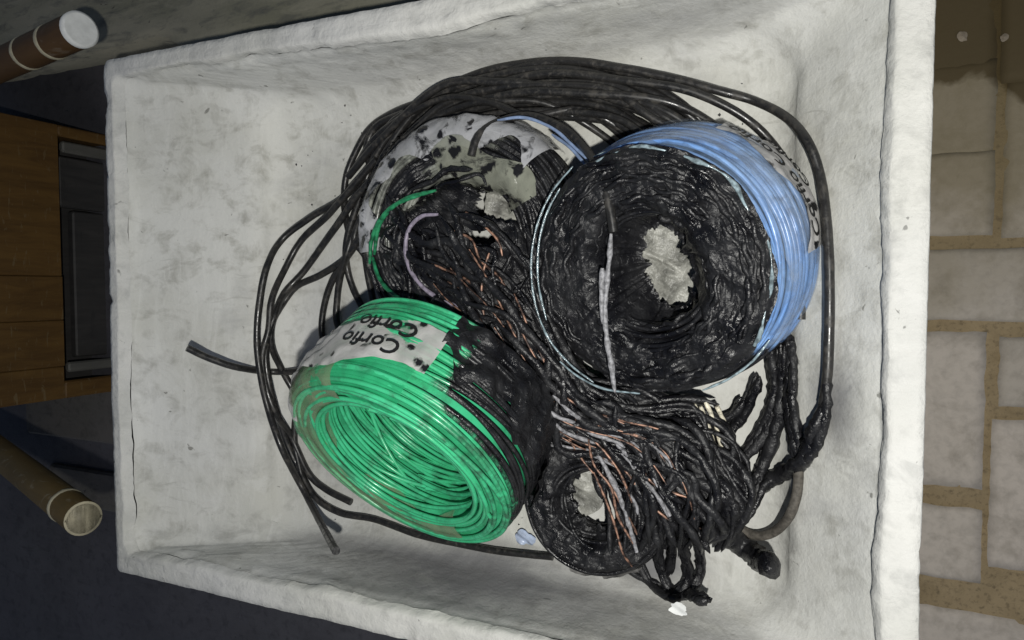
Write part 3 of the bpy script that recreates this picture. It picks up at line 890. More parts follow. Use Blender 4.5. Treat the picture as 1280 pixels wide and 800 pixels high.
hh = blue.h / 2
thH = theta_of(ax_b, (camR * 0.55 + camU * 0.83).normalized())
def blue_rin(t):
    # the hole left in the crust: taller than wide, leaning
    q = t - theta_of(ax_b, (camR * 0.30 - camU * 0.95).normalized())
    return 0.019 + 0.016 * math.cos(q) ** 2 + 0.004 * math.cos(q) + 0.011 * fbm((math.cos(t) * 2, math.sin(t) * 2, 3), 2, 3)
crust('burnt_crust', blue, 0.101, blue_rin, lambda r, q: hh + 0.004 - 0.05 * smooth(0.55, 1.0, q) - 0.006 * smooth(0.12, 0.0, q), 'tar', seed=1.0)
# the streak of ash wire that lies over the crust
def strand(pxs, r, mat, parent, name, rough=0.0, sides=8, seed=0.0, taper=False, step=0.004, fine=120.0):
    pts = []
    for x, y, h in pxs:
        p = P(x, y, FLOOR_Z + h)
        for _ in range(4):
            need = basin_h(p.x, p.y) + r + 0.0025
            if h < need: h = need; p = P(x, y, FLOOR_Z + h)
        pts.append(p)
    path = spline(pts, step)
    rr = np.full(len(path), r)
    if taper:
        q = np.linspace(0, 1, len(path)); lo_ = 0.12 if mat == 'tar' else 0.55
        rr = r * (lo_ + (1 - lo_) * np.sqrt(np.clip(np.minimum(q, 1 - q) * 9, 0, 1)))
    V, F = tube(path, rr, sides, rough=rough, seed=seed, fine=fine)
    return obj(name, mesh_np(name, V, F), M[mat], parent)
strand([(764, 292, .124), (761, 330, .121), (757, 370, .119), (757, 410, .119), (763, 450, .118), (769, 490, .112)], 0.0022, 'ash', blue.t, 'ash_wire', 0.5, taper=True)
strand([(753, 335, .121), (752, 372, .119), (754, 405, .118)], 0.0024, 'ash', blue.t, 'ash_wire', 0.5, taper=True)

rimpts = []
for i in range(90):
    t = thR - 1.05 + 2.5 * i / 89
    q = blue.loc(t, 0.0985 + 0.0015 * math.sin(9 * t), hh + 0.0005 + 0.0022 * math.sin(14 * t)); rimpts.append(tuple(q))
V, F = tube(np.array(rimpts), 0.0012 + 0.0007 * np.sin(np.arange(90) * 0.45), 6, rough=0.6, fine=160)
obj('film_edge', mesh_np('film_edge', V, F), M['filmedge'], blue.t)
r6 = np.random.default_rng(44)
for k in range(46):
    t0 = r6.uniform(0, 6.28); ln = r6.uniform(0.3, 1.7); r0 = r6.uniform(0.048, 0.097); dr = r6.normal(0, 0.007); n_ = int(12 + ln * 22)
    zl = hh + 0.0035 - 0.05 * smooth(0.062, 0.030, r0)
    pts = np.array([tuple(blue.loc(t0 + ln * i / (n_ - 1), r0 + dr * i / (n_ - 1) + 0.0012 * math.sin(i * 0.7 + k), zl + 0.0025 * math.sin(math.pi * i / (n_ - 1)) + 0.0015 * math.sin(i * 0.5 + 2 * k))) for i in range(n_)])
    q_ = np.linspace(0, 1, n_)
    V, F = tube(pts, r6.uniform(0.0012, 0.0027) * (0.15 + 0.85 * np.sqrt(np.clip(np.minimum(q_, 1 - q_) * 8, 0, 1))), 7, ref=blue.a, rough=0.55, seed=k, fine=170)
    obj('charred_turn', mesh_np('charred_turn', V, F), M['tar'], blue.t)
for c in [[(716, 208, .108), (690, 240, .106), (672, 280, .105), (664, 325, .104), (668, 375, .103), (684, 420, .101), (712, 455, .098), (742, 478, .095)],
          [(700, 235, .110), (682, 270, .108), (673, 310, .107), (673, 355, .106), (683, 400, .105)],
          [(878, 488, .095), (910, 474, .096), (940, 452, .097), (962, 425, .098)], [(700, 452, .103), (722, 470, .102), (755, 486, .101), (800, 492, .1)],
          [(742, 196, .112), (770, 186, .113), (800, 182, .114), (832, 183, .114)]]:
    strand(c, 0.0010, 'filmedge', blue.t, 'film_edge', 0.5, 6, 3.0, True)
# crumpled plastic in the middle of the blue coil
def scrap(name, cpx, h, rx, ry, parent, amp, seed, mat='scrap', label=None):
    c0 = P(*cpx, FLOOR_Z + h); V = []; n = 36; m = 14
    for i in range(n):
        t = 2 * math.pi * i / n
        for j in range(m + 1):
            q = j / m * (1 + (0.15 if rx > 0.02 else 0.55) * fbm((math.cos(t), math.sin(t), seed), 1.5))
            x, y = rx * q * math.cos(t), ry * q * math.sin(t)
            V.append((c0.x + x, c0.y + y, c0.z + amp * fbm((x + seed, y, 0), 40, 3) + amp * 0.25 * math.sin(700 * (y + 0.4 * x) + 3 * fbm((x, y, seed), 30))))
    F = [(i * (m + 1) + j, i * (m + 1) + j + 1, ((i + 1) % n) * (m + 1) + j + 1, ((i + 1) % n) * (m + 1) + j) for i in range(n) for j in range(m)]
    return obj(name, mesh_np(name, V, F), M[mat], parent)
scrap('crumpled_liner', (828, 328), 0.030, 0.050, 0.055, blue.t, 0.010, 2.0)

# --- coil behind, wrapped in printed white film, mostly burnt
mh = 0.066
ax_m = Vector((0.05, -0.06, 1)).normalized()
Cm = P(592, 300, FLOOR_Z + mh / 2 + 0.01)
thUL = theta_of(ax_m, (camU * 0.8 - camR * 0.6).normalized())
def burn_m(t, r, z): return 0.35 + 0.65 * smooth(0.9, 1.6, angd(t, thUL))
mid = Coil('wire_coil', 'half burnt wire coil in torn white printed film, behind the green coil', Cm, ax_m, 0.060, 0.112, mh, 0.0022, 'clearwire', burn_m, lambda t, r, z: 0.4, 5, bulge=0.003, mess=1.0)
U = mid.seg[-1]
mw = mid.sheet('plastic_wrap', thUL - 1.45, thUL + 1.05, lambda t: 0.006, lambda t: 0.080 + 0.010 * math.sin(4 * t + 1) + 0.006 * math.sin(11 * t), 0.0058, 'film_white', nt=110, nu=26, wr=0.003, seed=8)
mid.text('Corfio', thUL - 0.02, -mh / 2 + 0.048, 0.020, mw, 0.0096)
mid.text('Corfio', thUL + 0.52, -mh / 2 + 0.042, 0.020, mw, 0.0096)
mid.text('Corfio', thUL + 0.25, -mh / 2 + 0.016, 0.020, mw, 0.0096)
def mid_rin(t): return 0.046 + 0.013 * smooth(1.1, 0.3, angd(t, theta_of(ax_m, (camR * 0.8 + camU * 0.6).normalized()))) + 0.012 * fbm((math.cos(t) * 2, math.sin(t) * 2, 9), 1.5, 3) 
crust('burnt_crust', mid, 0.090, mid_rin, lambda r, q: mh / 2 + 0.004 - 0.045 * smooth(0.35, 1.0, q) - 0.008 * smooth(0.1, 0, q), 'tar', seed=4.0, amp=0.006)

M['film_olive'] = film_mat('sooty_clear_wrap', (0.26, 0.27, 0.22), 0.62, 1.10)
mid.sheet('plastic_wrap', thUL - 1.75, thUL - 0.35, lambda t: 0.080 + 0.006 * math.sin(7 * t), lambda t: 0.116 + 0.010 * math.sin(6 * t + 1) + 0.005 * math.sin(17 * t), 0.008, 'film_olive', nt=80, nu=22, wr=0.004, seed=12)
M['greenplain'] = simple('sooty_green_wire', (0.02, 0.17, 0.075), 0.3, 120, 0.5, 0.7, 0.4)
for c in [[(462, 330, .085), (465, 298, .090), (480, 268, .096), (508, 248, .098), (545, 238, .098)], [(468, 318, .085), (474, 282, .092), (494, 256, .098), (525, 244, .1)],
          [(466, 322, .085), (474, 348, .09), (492, 368, .095), (520, 384, .1), (560, 396, .105)], [(464, 300, .06), (465, 330, .062), (474, 356, .07), (498, 376, .08)]]:
    strand(c, 0.0021, 'greenplain', mid.t, 'green_wire', 0.2, 8, 2.0, True)
M['bluewire'] = simple('light_blue_wire', (0.20, 0.27, 0.42), 0.3, 120, 0.5, 0.3, 0.2)
for c in [[(622, 150, .078), (655, 147, .08), (690, 160, .082), (716, 182, .086), (735, 200, .09)], [(690, 168, .08), (712, 184, .086), (732, 206, .09)]]:
    strand(c, 0.0015, 'bluewire', mid.t, 'blue_wire', 0.2, 8, 2.0, True)

scrap('crumpled_liner', (640, 258), 0.045, 0.030, 0.026, mid.t, 0.006, 3.0)
# --- green coil, tipped up against the others
ax_g = (camR * -0.43 + camU * -0.66 + camB * 0.616).normalized()
gro, gh = 0.112, 0.096
Cg = P(528, 532, FLOOR_Z + gro * math.sqrt(1 - ax_g.z ** 2) + gh / 2 * ax_g.z + 0.004)
thGT = theta_of(ax_g, (camU * 0.85 - camR * 0.5).normalized()); thGR = theta_of(ax_g, (camR * 0.92 + camU * 0.40).normalized()); thGL = theta_of(ax_g, (camR * -0.9 - camU * 0.4).normalized())
def burn_g(t, r, z):
    if r < 0.094: return 0.0
    return smooth(1.0, 0.6, angd(t, thGR)) * (1 - 0.75 * smooth(0.020, 0.048, z))
def film_g(t, r, z):
    return (0.9 * smooth(1.5, 0.5, angd(t, thGL)) if r > 0.085 else 0.0) * smooth(0.085, 0.1, r)
green = Coil('wire_coil', 'bright green wire coil tipped on its side with a white printed label', Cg, ax_g, 0.081, gro, gh, 0.0021, 'green', burn_g, film_g, 9, bulge=0.004, mess=1.6, body='green')
green.sheet('plastic_wrap', thGL - 1.5, thGL + 1.9, lambda t: 0.05, lambda t: 0.128 + 0.006 * math.sin(5 * t), 0.0026, 'film_green', nt=110, nu=26, wr=0.002, seed=3)
green.sheet('melted_skin', thGT - 1.05, thGT + 1.3, lambda t: 0.004, lambda t: 0.112 + 0.008 * math.sin(6 * t), 0.0014, 'melt_green', nt=130, nu=30, wr=0.0035, seed=13)
green.sheet('burnt_crust', thGR - 1.15, thGR + 1.0, lambda t: 0.0, lambda t: 0.034 + 0.022 * smooth(1.1, 0.5, angd(t, thGR)) + 0.010 * math.sin(9 * t) + 0.006 * math.sin(23 * t + 1), 0.0042, 'tar', nt=120, nu=34, wr=0.0075, seed=31)
gl = green.sheet('label', thGT - 1.12, thGT + 0.55, lambda t: 0.044 + 0.018 * (t - thGT) + 0.003 * math.sin(8 * t), lambda t: 0.090 + 0.018 * (t - thGT) + 0.004 * math.sin(7 * t + 2), 0.0036, 'film_label', nt=70, wr=0.0042, seed=6)
LT = thGT - 0.70
green.text('Corfio', LT, -gh / 2 + 0.036, 0.020, gl, 0.0085)
green.text('Corfio', LT + 0.04, -gh / 2 + 0.056, 0.020, gl, 0.0085)
# loose turns that hang inside the opening
r2 = np.random.default_rng(21)
loose = []
for k in range(22):
    t0 = r2.uniform(0, 6.28); ln = r2.uniform(1.6, 3.6); n = 70
    pts = []
    ru, rv = r2.uniform(0.075, 0.082), r2.uniform(0.066, 0.078)
    z0, z1 = r2.uniform(-0.04, 0.02), r2.uniform(-0.02, 0.05)
    for i in range(n):
        q = i / (n - 1); t = t0 + ln * q
        r0 = ru + (rv - ru) * math.sin(math.pi * q)
        pts.append(tuple(green.loc(t, r0, z0 + (z1 - z0) * q)))
    loose.append(tube(np.array(pts), 0.0021, 6, ref=green.a))
V, F = merge(loose)
me = mesh_np('loose_turns', V, F); add_attr(me, 'burn', np.zeros(len(V))); add_attr(me, 'film', np.zeros(len(V)))
obj('loose_turns', me, M['green'], green.t)

# --- small coil burnt to char at the bottom
bh = 0.042
ax_s = Vector((0.03, -0.05, 1)).normalized()
Cs = P(748, 622, FLOOR_Z + bh / 2 + 0.006)
small = Coil('wire_coil', 'small coil burnt to black char, at the bottom below the bundle', Cs, ax_s, 0.036, 0.070, bh, 0.0022, 'clearwire', lambda t, r, z: 1.0, lambda t, r, z: 0.0, 13, bulge=0.002, mess=1.2)
thD = theta_of(ax_s, -camU)
small.sheet('plastic_wrap', thD - 0.75, thD + 0.55, lambda t: 0.006, lambda t: 0.030 + 0.006 * math.sin(13 * t) + 0.003 * math.sin(29 * t), 0.003, 'film_label', nt=50, nu=6, wr=0.003, seed=4)
crust('burnt_crust', small, 0.066, lambda t: 0.027 + 0.020 * fbm((math.cos(t) * 2, math.sin(t) * 2, 5), 1.4, 3), lambda r, q: bh / 2 + 0.003 - 0.02 * smooth(0.5, 1.0, q) - 0.006 * smooth(0.1, 0, q), 'tar', nth=160, nr=26, seed=7.0)
scrap('crumpled_liner', (716, 606), 0.012, 0.034, 0.034, small.t, 0.006, 5.0)

# ------------------------------------------------------------------ black cable laid in big loops
cab_t = thing('black_cable', 'long black rubber cable laid in wide loops around the coils', 'cable', P(640, 380, FLOOR_Z + 0.001))
CR = 0.0039
turns = [
 # outermost turn with the lower loose end
 [(420,689,.005),(400,652,.005),(378,610,.005),(352,560,.005),(335,510,.006),(325,465,.006),(321,425,.006),(324,380,.006),(333,335,.007),(352,300,.009),(388,272,.014),(428,248,.018),(458,216,.022),(480,178,.026),(515,135,.026),(560,108,.026),(610,88,.028),(665,78,.03),(720,77,.032),(780,86,.032),(840,98,.03),(900,114,.028),(945,127,.022),(985,148,.018),(1010,178,.014),(1024,215,.012),(1032,265,.01),(1036,320,.01),(1037,380,.01),(1036,430,.011),(1034,470,.012),(1029,505,.014)],
 # loose end on the left
 [(234,435,.010),(262,448,.011),(300,460,.016),(345,465,.022),(392,464,.03),(440,470,.032)],
 [(470,200,.03),(430,245,.026),(405,272,.016),(378,302,.009),(354,338,.007),(342,375,.007),(336,410,.008),(329,445,.01),(332,485,.011),(345,515,.01),(362,545,.008),(385,590,.006),(408,612,.006),(440,628,.006)],
 [(480,205,.034),(445,245,.03),(425,275,.02),(405,305,.012),(380,338,.008),(358,368,.007),(342,395,.009),(335,425,.012),(333,455,.014),(338,490,.014),(350,525,.012),(360,560,.01),(375,590,.01),(395,622,.009),(425,641,.006),(470,651,.006),(520,668,.006),(565,678,.006),(620,688,.006),(690,695,.006)],
 [(460,275,.03),(448,300,.024),(430,325,.016),(400,343,.01),(372,360,.011),(352,380,.014),(340,405,.016),(337,430,.018),(350,458,.014),(368,490,.010),(390,520,.007),(420,545,.006)],
 [(560,118,.02),(515,132,.016),(485,145,.010),(462,162,.007),(444,190,.006),(434,220,.006),(430,248,.006),(433,275,.008),(437,305,.012),(431,325,.016),(416,352,.01),(405,380,.007),(402,410,.006),(402,440,.006),(390,470,.008),(377,497,.01),(370,525,.012),(368,560,.012),(378,590,.008)],
 [(505,140,.02),(475,152,.014),(462,170,.012),(459,192,.014),(466,214,.018),(470,240,.018),(458,262,.016),(444,290,.016),(432,315,.02),(424,345,.012),(420,375,.007),(423,405,.006),(440,440,.006)],
 [(525,135,.03),(495,150,.026),(478,172,.024),(468,198,.022),(455,235,.022),(444,265,.02),(434,295,.018),(432,325,.012),(439,352,.007),(452,382,.007),(470,405,.008)],
 [(500,185,.03),(478,215,.028),(464,245,.024),(457,280,.018),(457,315,.013),(460,345,.012),(466,378,.012),(470,400,.01)],
 [(470,240,.03),(450,275,.022),(442,300,.02),(455,320,.016),(465,345,.014)],
 [(590,195,.09),(598,170,.086),(622,152,.07),(660,146,.06),(700,158,.074),(730,184,.09),(748,212,.118),(760,252,.124),(766,290,.124)],
 # second turn on the right
 [(560,130,.03),(630,100,.036),(700,92,.04),(780,100,.04),(850,112,.036),(905,132,.03),(945,160,.022),(972,190,.018),(992,225,.016),(1002,265,.014),(1004,320,.012),(1000,400,.01)],
]
# the thick bundle of turns behind the coils
r3 = np.random.default_rng(5)
for k in range(21):
    q = k / 20
    dy = 66 * q + r3.uniform(-7, 7)
    sx = r3.uniform(-22, 22)
    hz = 0.008 + 0.030 * r3.random() + 0.012 * math.sin(math.pi * q)
    pts = [(456 + 40 * q + sx * .6, 238 - 22 * q, hz * .9), (478 + 44 * q + sx * .4, 188 + dy * .10, hz), (515 + 38 * q, 140 + dy * .42 + r3.uniform(-4, 4), hz),
           (570 + 18 * q + sx, 106 + dy * .85, hz), (640 + sx, 84 + dy + r3.uniform(-3, 3), hz + .002), (710 + sx, 82 + dy + r3.uniform(-4, 4), hz), (775 + sx, 94 + dy * .95 + r3.uniform(-4, 4), hz)]
    e = r3.random()
    pts += [(820 + sx, 112 + dy * .9 + 16 * e, hz), (862 + sx * 0.6, 140 + dy * .7 + 16 * e, hz * .8), (905, 185 + dy * .6 + 14 * e, .012), (935, 240 + 30 * e, .010)]
    turns.append(pts)
for k in range(4):
    x0 = r3.uniform(480, 560); x1 = x0 + r3.uniform(170, 300); y0 = r3.uniform(118, 165); y1 = r3.uniform(95, 150)
    turns.append([(x0 - 45, y0 + 62, .012), (x0 - 8, y0 + 16, .028), ((2 * x0 + x1) / 3, min(y0, y1) + r3.uniform(-6, 8), .046), ((x0 + 2 * x1) / 3, min(y0, y1) + r3.uniform(-4, 12), .046), (x1, y1 + 6, .036), (x1 + 70, y1 + 46, .014), (x1 + 120, y1 + 90, .010)])
for i, t in enumerate(turns):
    if i > 1: t = [(x + r3.normal(0, 1.1), y + r3.normal(0, 1.1), h) for x, y, h in t]
    strand(t, CR * (1 if i < 12 else r3.uniform(0.82, 1.08)), 'cable', cab_t, 'turn', 0.05, sides=10, step=0.006, seed=i, fine=60)

# ------------------------------------------------------------------ burnt bundle between the coils
bun = thing('burnt_wire_bundle', 'tangled bundle of burnt wires with bare copper strands between the coils', 'wire bundle', P(700, 560, FLOOR_Z + 0.002))
LO = [(480, 262, .086), (490, 318, .086), (524, 372, .090), (578, 416, .100), (618, 470, .098), (640, 530, .080), (680, 560, .062), (748, 584, .054), (782, 634, .052), (806, 690, .03)]
UP = [(560, 212, .082), (640, 255, .084), (682, 320, .080), (706, 410, .072), (750, 476, .062), (826, 506, .052), (885, 526, .048), (914, 582, .05), (934, 634, .05), (908, 676, .024)]
def resample(pl, n):
    p = spline([Vector(q) for q in pl], step=4.0)
    s_ = np.r_[0, np.cumsum(np.linalg.norm(np.diff(p[:, :2], axis=0), axis=1))]
    return np.stack([np.interp(np.linspace(0, s_[-1], n), s_, p[:, c]) for c in range(3)], 1)
NL = 64
LOs, UPs = resample(LO, NL), resample(UP, NL)
def flow(s, q):
    """s along 0..1, q across 0..1 -> picture x, y and height over the tub floor"""
    f = s * (NL - 1); i = int(min(NL - 2, f)); t = f - i
    lo = LOs[i] * (1 - t) + LOs[i + 1] * t; up = UPs[i] * (1 - t) + UPs[i + 1] * t
    v = lo * (1 - q) + up * q
    v[2] += 0.016 * math.sin(math.pi * min(1, max(0, q))) 
    return v
# melted mass underneath
nS, nQ = 150, 60
V = []
for i in range(nS + 1):
    for j in range(nQ + 1):
        s_, q_ = i / nS, j / nQ
        x, y, h = flow(s_, q_)
        jit = 7 * fbm((s_ * 9, q_ * 4, 2), 2)
        edge = smooth(0, 0.10, q_) * smooth(1, 0.90, q_) * smooth(0, 0.04, s_) * smooth(1, 0.94, s_)
        p = P(x + jit, y + jit, FLOOR_Z + max(0.004, (h - 0.010) * (0.45 + 0.55 * edge)))
        # fibres run along the bundle
        p.z += edge * (0.010 * fbm((s_ * 5, q_ * 16, 1), 2.2, 3) + 0.006 * fbm(p, 90, 3) + 0.0030 * math.sin(q_ * 150 + 9 * fbm((s_ * 4, q_ * 3, 0), 2)))
        V.append(tuple(p))
keep = []
holes = [(632, 252, 36, 26), (604, 297, 20, 9), (706, 596, 28, 34), (820, 712, 16, 24)]
for i in range(nS):
    for j in range(nQ):
        x, y, h = flow((i + .5) / nS, (j + .5) / nQ)
        if any(((x - a) / c) ** 2 + ((y - b) / d) ** 2 < 1 + 0.5 * fbm((x * .02, y * .02, 0), 2) for a, b, c, d in holes): continue
        k = i * (nQ + 1) + j
        keep.append((k, k + 1, k + nQ + 2, k + nQ + 1))
obj('melted_mass', mesh_np('melted_mass', V, keep), M['tar'], bun)
r4 = np.random.default_rng(17)
def bundle_wire(s0, s1, q0, q1, r, mat, name, dh=0.0, rough=0.5, wob=6, seed=0):
    pts = []
    n = max(4, int((s1 - s0) * 22))
    ph = r4.uniform(0, 6.28, 3)
    for i in range(n + 1):
        t = i / n; s_ = s0 + (s1 - s0) * t
        q = q0 + (q1 - q0) * t + (0.05 if wob > 2 else 0.012) * math.sin(5 * t + ph[0])
        x, y, h = flow(min(1, max(0, s_)), q)
        pts.append((x + wob * math.sin(7 * t + ph[1]) * .5 + r4.normal(0, 1.2 if wob > 2 else 0.3), y + wob * math.sin(6 * t + ph[2]) * .5 + r4.normal(0, 1.2 if wob > 2 else 0.3), max(.006, h + dh + r4.normal(0, .0015))))
    if name == 'charred_wire' and any(((x - a) / (c * .9)) ** 2 + ((y - b) / (d * .9)) ** 2 < 1 for x, y, _ in pts for a, b, c, d in holes[:3]): return
    strand(pts, r, mat, bun, name, rough, sides=7, seed=seed, taper=True, step=0.0045)
for k in range(150):
    s0 = r4.uniform(-0.02, 0.78); s1 = min(1.0, s0 + r4.uniform(0.12, 0.50)); s0 = max(0, s0); q0 = r4.uniform(-0.02, 1.0); q1 = np.clip(q0 + r4.normal(0, 0.30), -0.02, 1.02)
    x, y, h = flow((s0 + s1) / 2, (q0 + q1) / 2)
    if any(((x - a) / (c * .8)) ** 2 + ((y - b) / (d * .8)) ** 2 < 1 for a, b, c, d in holes[:3]): continue
    bundle_wire(s0, s1, q0, q1, r4.uniform(0.0016, 0.0042), 'tar', 'charred_wire', r4.uniform(-.008, .008), 0.6, 26, k)
for k in range(20):
    s0 = r4.uniform(0.12, 0.72); s1 = min(1.0, s0 + r4.uniform(0.12, 0.30)); q0 = r4.uniform(0.1, 0.65); q1 = q0 + r4.normal(0, 0.05)
    bundle_wire(s0, s1, q0, q1, r4.uniform(0.0006, 0.0011), 'copper', 'copper_strand', .007, 0.3, 1, 50 + k)
for k in range(16):
    s0 = r4.uniform(0.52, 0.85); q0 = r4.uniform(0.05, 0.55)
    bundle_wire(s0, s0 + r4.uniform(0.05, 0.13), q0, q0 + r4.normal(0, 0.04), r4.uniform(0.0009, 0.0020), 'ash', 'ash_wire', .006, 0.7, 1, 90 + k)
for k in range(26):   # burnt strands that fell across the small coil
    x0, y0 = r4.uniform(690, 830), r4.uniform(560, 600); dx_, dy_ = r4.uniform(10, 60), r4.uniform(50, 115)
    c = [(x0 + dx_ * t + r4.normal(0, 4), y0 + dy_ * t + r4.normal(0, 4), .062 - .012 * t + r4.normal(0, .002)) for t in (0, .33, .66, 1)]
    if any(abs(x - 712) < 26 and abs(y - 600) < 34 for x, y, _ in c): continue
    strand(c, r4.uniform(.0016, .0038), 'tar', bun, 'charred_wire', 0.6, 7, 300 + k, True)
for k in range(16):   # and over the coil behind
    a0 = r4.uniform(0, 6.28); rr_ = r4.uniform(55, 105)
    c = [(585 + rr_ * math.cos(a0 + t) + r4.normal(0, 3), 300 + rr_ * .95 * math.sin(a0 + t) + r4.normal(0, 3), .094 + r4.normal(0, .003)) for t in (0, .25, .5, .8, 1.1)]
    if any(((x - 632) / 34) ** 2 + ((y - 252) / 24) ** 2 < 1 for x, y, _ in c): continue
    strand(c, r4.uniform(.0012, .0028), 'tar', bun, 'charred_wire', 0.6, 7, 340 + k, True)
CU = [  # copper strands that can be followed one by one
 [(585, 405, .100), (612, 420, .098), (640, 438, .094), (662, 462, .088), (680, 490, .080), (694, 520, .074), (712, 550, .070), (728, 575, .066), (742, 592, .064)],
 [(620, 412, .100), (648, 425, .096), (672, 438, .090), (684, 446, .084)],
 [(612, 315, .102), (604, 340, .104), (602, 370, .104), (606, 400, .102), (615, 425, .098)],
 [(582, 265, .102), (600, 278, .102), (622, 300, .100), (628, 320, .098)],
 [(670, 454, .088), (684, 474, .082), (694, 488, .078)],
 [(742, 590, .066), (756, 622, .062), (768, 655, .060), (778, 690, .058), (790, 708, .05)],
 [(760, 600, .066), (776, 630, .062), (790, 655, .060), (796, 668, .058)],
 [(770, 570, .068), (790, 600, .066), (815, 632, .062), (836, 650, .06)],
 [(800, 715, .012), (820, 735, .012), (842, 746, .012), (858, 734, .014)],
 [(872, 660, .05), (888, 662, .05), (904, 655, .048)],
 [(560, 352, .102), (592, 368, .102), (622, 384, .100), (650, 402, .096), (668, 425, .09)], [(540, 330, .102), (575, 345, .103), (600, 362, .102)],
 [(690, 500, .082), (716, 530, .078), (748, 556, .076), (774, 590, .074), (790, 628, .07)], [(655, 470, .092), (690, 482, .086), (716, 505, .08), (722, 540, .078)],
 [(735, 545, .078), (742, 580, .074), (764, 610, .070), (772, 645, .066), (792, 680, .06)], [(800, 560, .07), (806, 592, .07), (826, 610, .07), (860, 622, .068)],
 [(566, 288, .102), (590, 300, .103), (600, 325, .103), (622, 345, .102), (640, 372, .1)],
]
for k, c in enumerate(CU): strand(c, 0.0012, 'copper', bun, 'copper_strand', 0.3, 6, k, True)
ASH = [[(742, 560, .070), (760, 590, .068), (775, 622, .064), (786, 655, .062), (796, 690, .058)], [(780, 560, .068), (800, 590, .066), (822, 622, .064), (838, 645, .062)], [(820, 555, .066), (838, 585, .066), (846, 610, .064)]]
for k, c in enumerate(ASH): strand(c, 0.0023, 'ash', bun, 'ash_wire', 0.6, 7, k, True)
LIL = [[(548, 268, .098), (528, 270, .099), (512, 285, .099), (507, 308, .099), (512, 335, .099), (528, 358, .099), (552, 375, .099), (585, 388, .099)], [(572, 392, .100), (598, 408, .099), (622, 420, .098)]]
for k, c in enumerate(LIL): strand(c, 0.0021, 'lilac', bun, 'scorched_wire', 0.25, 8, k, True)
# hard loops that hang out at the lower end
LOOPS = [
 ([(786, 660, .05), (795, 695, .02), (812, 728, .012), (838, 748, .010), (862, 738, .012), (876, 708, .018), (872, 672, .036)], .0058),
 ([(822, 660, .05), (822, 700, .02), (836, 735, .014), (852, 742, .012)], .0068),
 ([(850, 660, .05), (858, 695, .03), (862, 720, .02), (848, 742, .016), (826, 738, .014)], .0062),
 ([(770, 680, .03), (778, 705, .014), (800, 722, .012), (826, 730, .012)], .0040),
 ([(838, 655, .05), (840, 690, .024), (836, 720, .014)], .0060),
 ([(880, 640, .05), (905, 655, .045), (924, 640, .045), (930, 615, .046), (915, 590, .05), (890, 570, .052)], .0085),
 ([(850, 590, .058), (885, 605, .06), (910, 630, .056), (905, 660, .046), (880, 672, .04), (855, 660, .045)], .0095),
 ([(860, 742, .010), (875, 748, .010), (886, 745, .008)], .0085),
]
LOOPS_ = LOOPS
strand([(893, 660, .04), (915, 674, .022), (938, 690, .014), (956, 704, .012), (963, 711, .012)], 0.0095, 'tar', bun, 'charred_stub', 0.3, 14, 4.4, True, 0.003, 90)

# ------------------------------------------------------------------ charred cables at the right
ch = thing('charred_cable', 'blistered black cables running down from the blue coil to the tub floor', 'cable', P(985, 540, FLOOR_Z))
CHR = [
 ([(986, 415, .03), (988, 455, .022), (986, 490, .014), (990, 525, .012), (994, 555, .012), (998, 578, .014)], .0075),
 ([(962, 425, .03), (968, 470, .02), (966, 505, .014), (950, 540, .010), (928, 570, .010), (906, 597, .012), (890, 612, .02)], .0078),
 ([(976, 430, .03), (978, 475, .02), (974, 520, .012), (964, 556, .010), (950, 590, .012), (940, 615, .02)], .0082),
 ([(1029, 505, .014), (1022, 530, .013), (1012, 555, .013), (1002, 576, .014), (975, 594, .014), (952, 608, .016), (936, 632, .022), (926, 655, .03)], .0098),
 ([(1034, 470, .012), (1033, 510, .012), (1026, 540, .012), (1012, 568, .012)], .0062),
 ([(950, 470, .03), (940, 500, .022), (922, 530, .014), (904, 552, .014), (884, 575, .03)], .0070),
 ([(930, 500, .024), (915, 520, .02), (890, 530, .03)], .0060),
 ([(936, 618, .012), (912, 600, .010), (890, 580, .012)], .0040),
]
def multi(c, r, parent, name, k):
    strand(c, r * 0.62, 'tar', parent, name, 0.5, 10, 7 + k * 2.3, True, 0.0035, 110)
    for m in range(3):
        ph = r4.uniform(0, 6.28); tw = r4.uniform(0.3, 0.9); a_ = r * 850
        cc = [(x + a_ * 0.8 * math.cos(ph + tw * i), y + a_ * 0.5 * math.sin(ph + tw * i) + r4.normal(0, 1.5), max(0.004, h + r * 0.5 * math.sin(ph + 1 + tw * i))) for i, (x, y, h) in enumerate(c)]
        strand(cc, r * r4.uniform(0.34, 0.52), 'tar', parent, name, 0.6, 9, k * 5 + m, True, 0.0035, 150)
for k, (c, r) in enumerate(CHR): multi(c, r, ch, 'blistered_wire', k)
strand([(998, 578, .012), (997, 610, .009), (989, 640, .007), (972, 662, .006), (950, 670, .006), (930, 664, .007), (915, 650, .012), (905, 640, .02)], 0.0042, 'greycable', ch, 'ash_covered_wire', 0.05, 12)
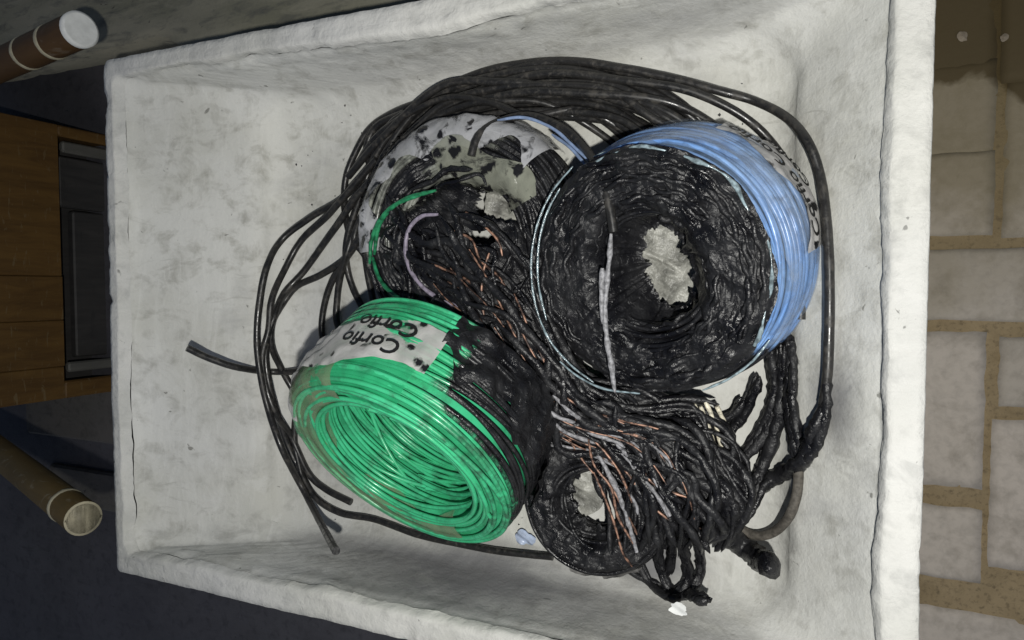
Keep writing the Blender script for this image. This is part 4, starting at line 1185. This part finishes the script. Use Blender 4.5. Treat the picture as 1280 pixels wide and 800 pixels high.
for k, c in enumerate([[(868, 505, .05), (876, 530, .046), (884, 560, .042), (886, 575, .04)], [(882, 502, .05), (894, 530, .046), (902, 560, .042), (906, 580, .036)], [(876, 508, .05), (886, 535, .046), (892, 556, .044)], [(896, 508, .046), (908, 535, .04), (914, 560, .034)]]):
    strand(c, 0.0020, 'ashy', ch, 'bare_wire', 0.55, 8, k)

for k, (c, r) in enumerate(LOOPS_): multi(c, r, bun, 'charred_loop', 20 + k)

# thin melted blue-white scraps beside the green coil, and a white chip on the floor
M['paleblue'] = simple('pale_blue_scrap', (0.36, 0.42, 0.55), 0.3, 60, 0.5, 0.3, 0.5, 0.003)
def resting(px, h):
    p = P(*px, FLOOR_Z + h); return h + basin_h(p.x, p.y)
tag(scrap('plastic_chip', (848, 761), resting((848, 761), 0.006), 0.0075, 0.005, None, 0.003, 9.0, 'white'), 'small white plastic chip on the tub floor below the melted loops', 'chip')
tag(scrap('plastic_scrap', (655, 673), 0.010, 0.011, 0.008, None, 0.005, 6.0, 'paleblue'), 'pale blue plastic scrap between the green coil and the small burnt coil', 'scrap')

# crumbs of char and grit scattered on the tub floor
r7 = np.random.default_rng(77); parts = []
for k in range(150):
    a0 = r7.uniform(0, 6.28); e = 0.85 + abs(r7.normal(0, 0.22))
    x, y = -0.285 + 0.36 * e * math.cos(a0), -0.03 + 0.255 * e * math.sin(a0)
    if not (TX0 + 0.06 < x < TX1 - 0.06 and TY0 + 0.05 < y < TY1 - 0.05): continue
    if basin_h(x, y) > 0.012: continue
    rr_ = r7.uniform(0.0005, 0.0016); z0 = FLOOR_Z + basin_h(x, y) + rr_ * 0.4
    V = np.array([(x + rr_ * r7.uniform(.6, 1.5) * dx, y + rr_ * r7.uniform(.6, 1.5) * dy, z0 + rr_ * r7.uniform(.5, 1) * dz) for dx, dy, dz in ((1, 0, 0), (0, 1, 0), (-1, 0, 0), (0, -1, 0), (.4, .4, 1), (-.4, .4, 1), (-.4, -.4, 1), (.4, -.4, 1))])
    parts.append((V, np.array([(0, 1, 5, 4), (1, 2, 6, 5), (2, 3, 7, 6), (3, 0, 4, 7), (4, 5, 6, 7)])))
V, F = merge(parts)
cr = obj('char_crumbs', mesh_np('char_crumbs', V, F, False), M['tar'])
cr['kind'] = 'stuff'; tag(cr, 'tiny black crumbs of char scattered over the tub floor', 'crumbs')
